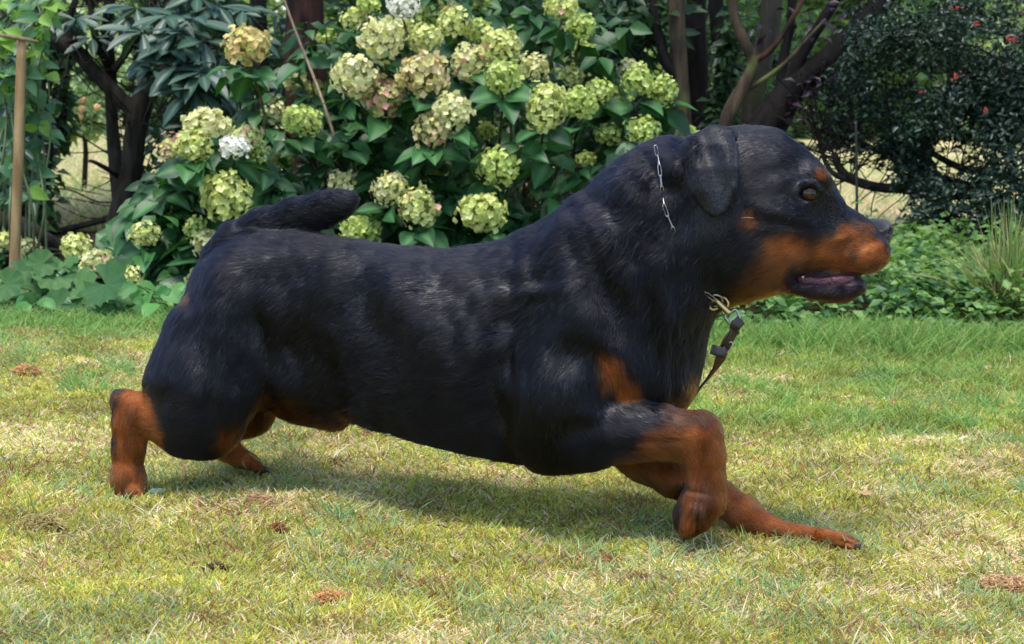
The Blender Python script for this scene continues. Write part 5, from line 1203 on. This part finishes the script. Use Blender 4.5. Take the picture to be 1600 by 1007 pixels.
V_body = V.copy(); print('dog verts', len(V))

# ---- fur -----------------------------------------------------------
GUIDE = np.array([  # px, py, dx, dy(down), length mm, lift
 (1385, 345, -1, -.5, 3, .1), (1345, 330, -1, -.6, 4, .1), (1320, 310, -.8, -.7, 5, .1), (1290, 255, -.7, -.7, 6, .10), (1240, 212, -1, -.1, 7, .10), (1180, 200, -1, .1, 8, .12),
 (1340, 385, -1, .25, 6, .12), (1280, 395, -1, .2, 8, .12), (1290, 462, -1, .2, 8, .15), (1230, 380, -1, .25, 7, .10), (1220, 300, -1, .1, 8, .10), (1180, 270, -1, .2, 9, .10), (1200, 430, -1, .3, 10, .12), (1160, 380, -1, .5, 14, .15), (1150, 460, -.8, .6, 18, .2),
 (1120, 215, -.2, 1, 4.5, .05), (1120, 250, -.1, 1, 4, .03), (1095, 280, -.1, 1, 5, .05), (1120, 300, -.05, 1, 4, .03), (1140, 270, .05, 1, 3.5, .03), (1118, 328, 0, 1, 3.5, .03), (1080, 225, -.9, .5, 26, .25), (1050, 300, -.6, .8, 34, .28), (1000, 270, -.8, .7, 32, .25), (1000, 380, -.5, .9, 36, .25),
 (1070, 420, -.4, .9, 34, .25), (1050, 500, -.15, 1, 32, .22), (950, 320, -1, .5, 28, .2), (1040, 580, -.1, 1, 30, .22), (960, 600, .2, 1, 22, .18), (960, 480, -.5, .9, 28, .2),
 (880, 360, -1, .35, 24, .15), (880, 450, -.9, .5, 24, .14), (860, 540, -.7, .8, 22, .14), (800, 380, -1, .2, 24, .14), (700, 400, -1, .1, 24, .14), (600, 400, -1, .1, 24, .14), (480, 380, -1, .12, 24, .14), (380, 390, -1, .25, 24, .14),
 (750, 500, -1, .3, 23, .13), (650, 500, -1, .28, 23, .13), (550, 480, -1, .3, 23, .13), (700, 620, -1, .25, 24, .14), (600, 620, -1, .25, 26, .18), (560, 655, -1, .6, 32, .3), (760, 690, -1, .15, 26, .18),
 (850, 640, -.4, 1, 20, .12), (830, 700, -.5, .9, 22, .15), (900, 680, .7, .7, 18, .12), (980, 680, 1, .2, 13, .1), (1060, 670, 1, .15, 10, .1), (1110, 690, .4, 1, 9, .1), (1100, 750, 0, 1, 9, .1), (1080, 810, -.4, 1, 8, .1),
 (1010, 720, .8, .7, 14, .12), (1150, 790, .9, .5, 10, .1), (1230, 830, 1, .1, 9, .1), (1320, 845, 1, .2, 9, .12),
 (450, 480, -.8, .6, 22, .13), (420, 560, -.7, .8, 20, .12), (340, 450, -.6, .9, 24, .14), (300, 480, -.3, 1, 24, .16), (300, 560, -.3, 1, 20, .12), (340, 620, -.5, .8, 18, .12), (290, 650, -1, .2, 16, .12), (320, 690, -1, .1, 18, .14),
 (235, 650, -1, 0, 13, .12), (200, 640, -.3, 1, 10, .1), (200, 720, 0, 1, 10, .1), (205, 765, .2, 1, 10, .12), (360, 700, .5, .9, 10, .1), (400, 722, 1, .4, 9, .1), (460, 640, -.6, .5, 16, .15),
 (350, 390, .2, -1, 24, .25), (400, 360, 1, -.5, 24, .2), (470, 335, 1, -.35, 24, .22), (530, 318, 1, -.25, 22, .22),
])
NH = 460000
tri = np.concatenate([Qd[:, [0, 1, 2]], Qd[:, [0, 2, 3]]])
A = np.linalg.norm(np.cross(V[tri[:, 1]] - V[tri[:, 0]], V[tri[:, 2]] - V[tri[:, 0]]), axis=1)
cen = V[tri].mean(1); cpx, cpy = proj(cen)
dens = np.ones(len(tri))
dens *= 1 + 1.8 * sstep(1150, 1200, cpx) * sstep(520, 480, cpy)      # short fur of the head is denser
dens *= 1 + 1.0 * (emask(cpx, cpy, 1120, 275, 36, 70) > .5)
dens *= 1 + .8 * (cpy > 680)
eye_c = np.array([1263.5, 303.0])
bald = emask(cpx, cpy, 1263.5, 303, 17, 13, .1)
bald = np.maximum(bald, pmask(cpx, cpy, [(1228, 430), (1240, 424), (1290, 430), (1342, 431), (1352, 436), (1346, 447), (1310, 448), (1260, 448), (1236, 440)], 2))
bald = np.maximum(bald, pmask(cpx, cpy, [(1362, 345), (1400, 345), (1400, 385), (1380, 382), (1368, 372)], 2))
dens *= 1 - bald
p = A * dens; p /= p.sum()
ti = rng.choice(len(tri), NH, p=p)
r1, r2 = rng.random(NH), rng.random(NH); s1 = np.sqrt(r1)
bw = np.stack([1 - s1, s1 * (1 - r2), s1 * r2], 1)
root = (V[tri[ti]] * bw[..., None]).sum(1); nr = (Nv[tri[ti]] * bw[..., None]).sum(1); nr /= np.linalg.norm(nr, axis=1, keepdims=True)
hpx, hpy = proj(root)
W = np.zeros(NH); dirx = np.zeros(NH); diry = np.zeros(NH); ln = np.zeros(NH); lift = np.zeros(NH)
TA = np.array([D(368, 380, tl), D(410, 358, tl), D(460, 338, tl), D(510, 325, tl), D(543, 316, tl)]); td_ = np.full(NH, 9.0)
for a_, b_ in zip(TA[:-1], TA[1:]):
    q_ = np.clip(((root - a_) @ (b_ - a_)) / ((b_ - a_) @ (b_ - a_)), 0, 1); td_ = np.minimum(td_, np.linalg.norm(root - a_ - q_[:, None] * (b_ - a_), axis=1))
tail_like = (td_ < .034) & (hpy < 392)
for g in GUIDE:
    d2 = (hpx - g[0]) ** 2 + (hpy - g[1]) ** 2
    wt = 1 / (d2 + 120) ** 2
    is_tail = g[1] <= 390 and g[0] < 540 and g[2] > 0 and g[1] < 391
    wt = np.where(tail_like == is_tail, wt, wt * 1e-3)
    gl = math.hypot(g[2], g[3]); W += wt; dirx += wt * g[2] / gl; diry += wt * g[3] / gl; ln += wt * g[4]; lift += wt * g[5]
dirx /= W; diry /= W; ln = ln / W * .001; lift /= W
ln = np.where(ln > .012, .012 + (ln - .012) * .27, ln); lift = lift * .62
# clumps turn hair a little together
cl1 = fbm(root[:, 0] * 38, root[:, 1] * 38, root[:, 2] * 38, 51, 2) - .5
cl2 = vnoise(root[:, 0] * 140, root[:, 1] * 140, root[:, 2] * 140, 61) - .5
longf = sstep(.0152, .0182, ln)
shortf = sstep(.009, .004, ln)
ang = (cl1 * (.65 + 1.5 * longf) + cl2 * .55) * (1 - .8 * shortf) + rng.normal(0, .16, NH)
dx2 = dirx * np.cos(ang) - diry * np.sin(ang); dy2 = dirx * np.sin(ang) + diry * np.cos(ang)
T = dx2[:, None] * rt[None] - dy2[:, None] * up[None]
# body runs obliquely: let hair follow the body axis rather than the picture plane
T[:, 1] += dx2 * -.30
T -= nr * (T * nr).sum(1, keepdims=True); tl_ = np.linalg.norm(T, axis=1, keepdims=True)
alt = np.stack([nr[:, 1] * 0 - .4, nr[:, 0] * 0 + .0, nr[:, 0] * 0 - 1], 1); alt -= nr * (alt * nr).sum(1, keepdims=True)
T = np.where(tl_ < .2, alt, T); T /= np.linalg.norm(T, axis=1, keepdims=True) + 1e-9
guard = rng.random(NH) < .015
ln = ln * rng.uniform(.65, 1.15, NH) * (1 + .5 * cl1) * np.where(guard, 1.6, 1)
lf = lift * rng.uniform(.5, 1.4, NH) * (1 + 1.2 * cl2) * np.where(guard, 2.4, 1)
K = 4; ts = np.linspace(0, 1, K)
lenl = ln[:, None, None]
tt = ts[None, :, None]
Pt = root[:, None] + T[:, None] * lenl * tt + nr[:, None] * lenl * (lf[:, None, None] * (1.6 * tt - 1.0 * tt ** 2) * 1.6) \
     + np.array([0, 0, -1.0])[None, None] * lenl * (.10 * tt ** 2)
sideb = np.cross(nr, T); Pt = Pt + sideb[:, None] * lenl * ((cl2 * .5 + rng.normal(0, .06, NH))[:, None, None] * tt ** 2)
hc, ht, hl = coat(root, nr, 4.0)
rad0 = np.where(ln < .011, .00025, .00023) * (1 + .45 * longf)
rad = rad0[:, None] * np.array([1, .95, .7, .18])[None]
# single hairs vary: jet to slightly brown
hc = hc * (1 + (rng.uniform(.5, 1.6, NH) - 1) * (.4 + .6 * ht))[:, None]
fur, fnt, fb = new_mat('dog_fur')
fnt.nodes.remove(fb)
fa = N(fnt, 'ShaderNodeAttribute', attribute_name='tint')
hb = N(fnt, 'ShaderNodeBsdfHairPrincipled')
try: hb.model = 'CHIANG'
except Exception: pass
hb.parametrization = 'COLOR'
hb.inputs['Roughness'].default_value = .26; hb.inputs['Radial Roughness'].default_value = .40
hb.inputs['Coat'].default_value = .0 if 'Coat' in hb.inputs else 0
hb.inputs['IOR'].default_value = 1.30
hb.inputs['Random Roughness'].default_value = .2
fnt.links.new(fa.outputs['Color'], hb.inputs['Color'])
fnt.links.new(hb.outputs[0], fnt.nodes['Material Output'].inputs[0])
furo = curves_obj('fur', Pt, rad, hc, fur, dog); tag(furo, kind='stuff')

# ---- eyes, nose, mouth, claws, whiskers ----------------------------
def uv_sphere(n=24, m=16):
    th = np.linspace(0, np.pi, m + 1); ph = np.linspace(0, 2 * np.pi, n, endpoint=False)
    Vs = np.stack([np.sin(th)[:, None] * np.cos(ph), np.sin(th)[:, None] * np.sin(ph), np.cos(th)[:, None] * np.ones(n)], -1).reshape(-1, 3)
    i = np.arange(m)[:, None] * n; j = np.arange(n)[None]; k = (j + 1) % n
    return Vs, np.stack([i + j, i + n + j, i + n + k, i + k], -1).reshape(-1, 4)
eyem, ent, eb = new_mat('dog_eye')
tc = N(ent, 'ShaderNodeTexCoord'); sp = N(ent, 'ShaderNodeSeparateXYZ'); ent.links.new(tc.outputs['Object'], sp.inputs[0])
cr = N(ent, 'ShaderNodeValToRGB'); mrr = N(ent, 'ShaderNodeMapRange'); mrr.inputs[1].default_value = -1; mrr.inputs[2].default_value = 1
ent.links.new(sp.outputs[2], mrr.inputs[0]); ent.links.new(mrr.outputs[0], cr.inputs[0])
el = cr.color_ramp.elements; el[0].position = .80; el[0].color = (.012, .008, .008, 1); el[1].position = .985; el[1].color = (.004, .003, .003, 1)
for pos, c in ((.83, (.020, .006, .003, 1)), (.955, (.045, .013, .005, 1)), (.968, (.006, .004, .004, 1))):
    q = el.new(pos); q.color = c
ent.links.new(cr.outputs[0], eb.inputs['Base Color']); eb.inputs['Specular IOR Level'].default_value = .35; eb.inputs['Roughness'].default_value = .05; eb.inputs['Coat Weight'].default_value = .15; eb.inputs['Coat Roughness'].default_value = .02
sv, sq = uv_sphere(32, 24)
for s_ in (-1, 1):
    eo = bpy.data.objects.new('eye', npmesh('eye', sv, sq, eyem)); link(eo, dog)
    c = D(1263.5, 302.5, s_ * .0640); eo.matrix_parent_inverse = Matrix.Translation(-Vector(dog.location))
    gaze = Vector((.42, s_ * .88, .02)).normalized()
    eo.rotation_euler = gaze.to_track_quat('Z', 'Y').to_euler(); eo.location = c; eo.scale = (.0141,) * 3
nosem = simple_mat('dog_nose', (.012, .010, .013), .32, noise=.4, scale=900, bump=.5, spec=.6)
nf_ = Field(np.arange(D(1340, 360)[0], D(1402, 360)[0], .0011), np.arange(Yc(1376) - .036, Yc(1376) + .036, .0012), np.arange(D(1376, 400)[2], D(1376, 335)[2], .0011))
nf_.ellipsoid(D(1375, 360, 0), (20 * u, 24 * u, 17 * u), rot=R(-12), k=.004)
nf_.ellipsoid(D(1362, 352, 0), (14 * u, 17 * u, 9 * u), rot=R(-25), k=.006)
nf_.ellipsoid(D(1382, 374, 0), (9 * u, 13 * u, 13 * u), k=.006)
for s_ in (-1, 1):
    nf_.ellipsoid(D(1378, 364, s_ * .013), (13 * u, 11 * u, 11 * u), k=.005)
    nf_.ellipsoid(D(1394, 362, s_ * .0125), (9 * u, 6 * u, 5.5 * u), k=.003, sub=True)
    nf_.capsule(D(1389, 365, s_ * .022), 4.2 * u, D(1374, 371, s_ * .029), 3.0 * u, k=.003, sub=True)
nf_.capsule(D(1393, 366, 0), 1.2 * u, D(1390, 388, 0), 1.4 * u, k=.002, sub=True)
nv, nq = nets(nf_.F, nf_.xs.astype(float), nf_.ys.astype(float), nf_.zs.astype(float)); nv = smooth_mesh(nv, nq, 2)
if ((nv - nv.mean(0)) * vnormals(nv, nq)).sum() < 0: nq = nq[:, ::-1]
mobj('nose', npmesh('nose', nv, nq, nosem), dog)
gumm = simple_mat('dog_gum', (.075, .020, .032), .22, noise=.7, scale=160, bump=.5, spec=.6)
gp = []
for s_ in (-1, 1):
    gp.append(tube([D(1246, 434, s_ * .030), D(1268, 438, s_ * .030), D(1290, 439, s_ * .029), D(1312, 439, s_ * .029), D(1334, 436, s_ * .024)], [5 * u, 9.5 * u, 9 * u, 11 * u, 6 * u], 14, .45, 3))
gv, gf = join(gp); mobj('gum', npmesh('gum', gv, gf, gumm), dog)
toothm = simple_mat('dog_tooth', (.62, .58, .48), .3)
for (tx, ty, tz, ln_) in ((1254, 432, -.035, 3.5),):
    tv_, tq, tt_ = tube([D(tx, ty, tz), D(tx + 1, ty + ln_, tz)], [2.6 * u, .8 * u], 8)
    mobj('tooth', npmesh('tooth', tv_, [tq, tt_], toothm), dog)
whm = simple_mat('dog_whisker', (.62, .50, .34), .4)
wp = []
for a, b, c, of in (((1178, 341), (1168, 340), (1158, 341), -.113),):
    wp.append(tube([D(*a, of + .004), D(*b, of - .004), D(*c, of - .010)], [.25 * u, .22 * u, .08 * u], 5))
wv, wf = join(wp); tag(mobj('whiskers', npmesh('whiskers', wv, wf, whm), dog), kind='stuff')
clawm = simple_mat('dog_claw', (.018, .014, .013), .3)
for (x, y, of, dx, dy) in [(1345 + l, 856, -.014 + t * 1.1, 11, 5) for t, l in ((-.026, -8), (-.009, 0), (.009, 2), (.026, -6))] + [(1071, 833 + e_, nf + t, -3, 10) for t, e_ in ((-.028, 0), (-.010, 4), (.010, 4), (.028, 0))] + [(228, 786, nh + t, 9, 5) for t in (-.03, -.01, .01, .03)] + [(413, 734, fh + t, 9, 5) for t in (-.026, -.009, .009, .026)]:
    cv, cq, ct = tube([D(x - dx * .3, y - dy * .6, of), D(x + dx * .4, y, of), D(x + dx, y + dy, of)], [4.6 * u, 3.8 * u, .8 * u], 8)
    mobj('claw', npmesh('claw', cv, [cq, ct], clawm), dog)
# ================================================================== COLLAR AND LEASH
steel = simple_mat('polished_steel', (.40, .38, .36), .30, metal=1.0, noise=.15, scale=200)
brass = simple_mat('worn_brass', (.52, .42, .22), .32, metal=1.0, noise=.25, scale=300)
def surf_pt(px, py, lift=.004):
    """nearest camera-side surface point of the dog at a pixel"""
    vx, vy = _vpx, _vpy; d2 = (vx - px) ** 2 + (vy - py) ** 2
    k = np.nonzero(d2 < 36)[0]
    if len(k) == 0: k = np.array([np.argmin(d2)])
    j = k[np.argmin(V_dog[k, 1])]; return P(px, py, V_dog[j, 1] - lift)
V_dog = V_body; _vpx, _vpy = proj(V_dog)
col_o = empty('chain_collar', tuple(surf_pt(1040, 320)), 'steel long link chain collar half buried in the fur behind the ear', 'collar')
def ring_link(a, b, wd, th, flip):
    """stretched oval link between a and b"""
    a, b = np.array(a), np.array(b); ax = (b - a); L_ = np.linalg.norm(ax); ax /= L_
    side = np.cross(ax, [0, -1, 0]); side /= np.linalg.norm(side) + 1e-9; nn = np.cross(ax, side)
    s = side * math.cos(flip) + nn * math.sin(flip); c = (a + b) / 2; t = np.linspace(0, 2 * np.pi, 21)[:-1]
    pts = [c + ax * (np.sign(math.cos(q)) * (L_ / 2 - wd / 2) * min(1, abs(math.cos(q)) * 2.2) + math.cos(q) * wd / 2) + s * math.sin(q) * wd / 2 for q in t]
    pts = np.array(pts + pts[:1]); V, q, _ = tube(pts, [th] * len(pts), 7, cap=False); return V, q
path = [(1024, 228), (1027, 243), (1030, 258), (1032, 275), (1034, 292), (1035, 306), (1037, 320), (1043, 338), (1051, 356), (1060, 385), (1072, 412), (1086, 438), (1102, 458), (1118, 470)]
lifts = [-.006, -.005, .002, .002, .002, -.008, .001, .001, .001, -.012, -.012, -.012, -.004, .004]
pp = [surf_pt(a, b, l_) for (a, b), l_ in zip(path, lifts)]
# the chain goes on round the neck: over the top and down the far side
cN = (pp[0] + pp[-1]) / 2; cN[1] = Yc(1060)
far_side = [p_ * np.array([1, 0, 1]) + np.array([0, 2 * Yc(1050) - p_[1], 0]) for p_ in pp[::-1]]
ring = pp + far_side
for i in range(len(ring) - 1):
    a, b = ring[i], ring[i + 1]; d = b - a; V_, q_ = ring_link(a - d * .04, b + d * .04, .0046, .0008, (i % 2) * 1.1 + .25)
    mobj('link', npmesh('link', V_, q_, steel), col_o)
leash = empty('leash', tuple(D(1150, 505, -.03)), 'short brown leather leash with snap hook hanging from the collar below the throat', 'leash')
def sring(name, pts, th, mat, sides=8):
    pts = np.array(pts + pts[:1]); V_, q_, _ = tube(pts, [th] * len(pts), sides, cap=False); return mobj(name, npmesh(name, V_, q_, mat), leash)
lo_ = -.055
ang_ = [D(1118 + 11 * math.cos(t_), 470 + 11 * math.sin(t_) * .8, lo_ + .01 * math.sin(t_)) for t_ in np.linspace(0, 2 * np.pi, 13)[:-1]]
sring('collar_ring', ang_, .0018, steel)
V_, q_, t_ = tube([D(1113, 462, lo_), D(1120, 470, lo_), D(1130, 480, lo_), D(1141, 490, lo_)], [.0026, .0042, .0048, .0058], 10); mobj('snap_hook', npmesh('snap_hook', V_, [q_, t_], brass), leash)
V_, q_, t_ = tube([D(1116, 468, lo_ - .004), D(1108, 476, lo_ - .004), D(1112, 484, lo_ - .002), D(1122, 482, lo_)], [.0018, .0020, .0020, .0014], 8); mobj('hook_gate', npmesh('hook_gate', V_, [q_, t_], brass), leash)
V_, q_, t_ = tube([D(1126, 464, lo_), D(1133, 466, lo_), D(1138, 474, lo_), D(1136, 482, lo_)], [.0016, .0018, .0018, .0014], 8); mobj('hook_lever', npmesh('hook_lever', V_, [q_, t_], brass), leash)
sring('square_ring', [D(1143, 488, lo_), D(1150, 484, lo_), D(1156, 498, lo_), D(1158, 506, lo_), D(1152, 512, lo_), D(1145, 512, lo_), D(1136, 500, lo_), D(1133, 494, lo_)], .0019, steel)
lea = simple_mat('leather', (.045, .020, .012), .42, noise=.4, scale=60, bump=.3, spec=.5); lead = simple_mat('leather_dark', (.016, .010, .010), .4, noise=.3, scale=60, bump=.3)
def strap(name, rows, mat, th=.003):
    """flat strap: px, py, offset, half width px, twist"""
    c = np.array([D(a, b, o_) for a, b, o_, w_, tw in rows]); n = len(c); m = 6 * (n - 1) + 1; t = np.linspace(0, n - 1, m)
    cc = np.stack([np.interp(t, np.arange(n), c[:, k]) for k in range(3)], 1); wd_ = np.interp(t, np.arange(n), [r_[3] for r_ in rows]) * .00098; tw = np.interp(t, np.arange(n), [r_[4] for r_ in rows])
    T_ = np.gradient(cc, axis=0); T_ /= np.linalg.norm(T_, axis=1, keepdims=True); S = np.cross(T_, [0, 1, 0]); S /= np.linalg.norm(S, axis=1, keepdims=True); Nn = np.cross(S, T_)
    s = S * np.cos(tw)[:, None] + Nn * np.sin(tw)[:, None]; nn = -S * np.sin(tw)[:, None] + Nn * np.cos(tw)[:, None]
    prof = [(-1, -.7), (-.8, -1), (.8, -1), (1, -.7), (1, .7), (.8, 1), (-.8, 1), (-1, .7)]
    V_ = np.stack([cc + s * (wd_ * a)[:, None] + nn * (th / 2 * b) for a, b in prof], 1).reshape(-1, 3)
    i = np.arange(m - 1)[:, None] * 8; j = np.arange(8)[None]; k = (j + 1) % 8; q = np.stack([i + j, i + k, i + 8 + k, i + 8 + j], -1).reshape(-1, 4)
    q = np.concatenate([q, [[0, 1, 2, 3], [0, 3, 4, 7], [4, 5, 6, 7]], np.array([[0, 1, 2, 3], [0, 3, 4, 7], [4, 5, 6, 7]]) + (m - 1) * 8])
    return mobj(name, npmesh(name, V_, q, mat, False), leash)
strap('strap', [(1152, 503, lo_, 9, .3), (1146, 520, lo_, 8, .6), (1138, 532, lo_ - .003, 8, .2), (1131, 546, lo_, 9, .5), (1126, 560, lo_, 8, .3), (1118, 576, lo_ + .01, 5.5, .7), (1106, 592, lo_ + .03, 3.5, .9), (1094, 606, lo_ + .06, 3, 1.0), (1084, 622, lo_ + .09, 3, 1.0)], lea)
strap('loop', [(1143, 514, lo_ - .005, 4, 0), (1150, 508, lo_ - .008, 8.5, .1), (1158, 500, lo_ - .005, 8, .2)], lead, .007)
strap('keeper', [(1112, 546, lo_ - .004, 7.5, .1), (1122, 549, lo_ - .008, 8, .1), (1134, 553, lo_ - .007, 7, .1)], lead, .006)
strap('twist', [(1150, 516, lo_ - .004, 7, .2), (1140, 530, lo_ - .006, 6, 1.0), (1133, 542, lo_ - .004, 7, .2)], lead, .003)
sring('buckle', [D(1130, 545, lo_ - .004), D(1140, 535, lo_ - .004), D(1145, 538, lo_ - .004), D(1142, 546, lo_ - .004), D(1133, 552, lo_ - .004)], .0013, steel)
# leash handle end lies against the chest on the far side and runs down to the ground
V_, q_, t_ = tube([D(1084, 620, lo_ + .09), D(1070, 640, .06), D(1040, 690, .16), D(1000, 740, .22)], [.003, .003, .003, .003], 6); mobj('strap_end', npmesh('strap_end', V_, [q_, t_], lea), leash)
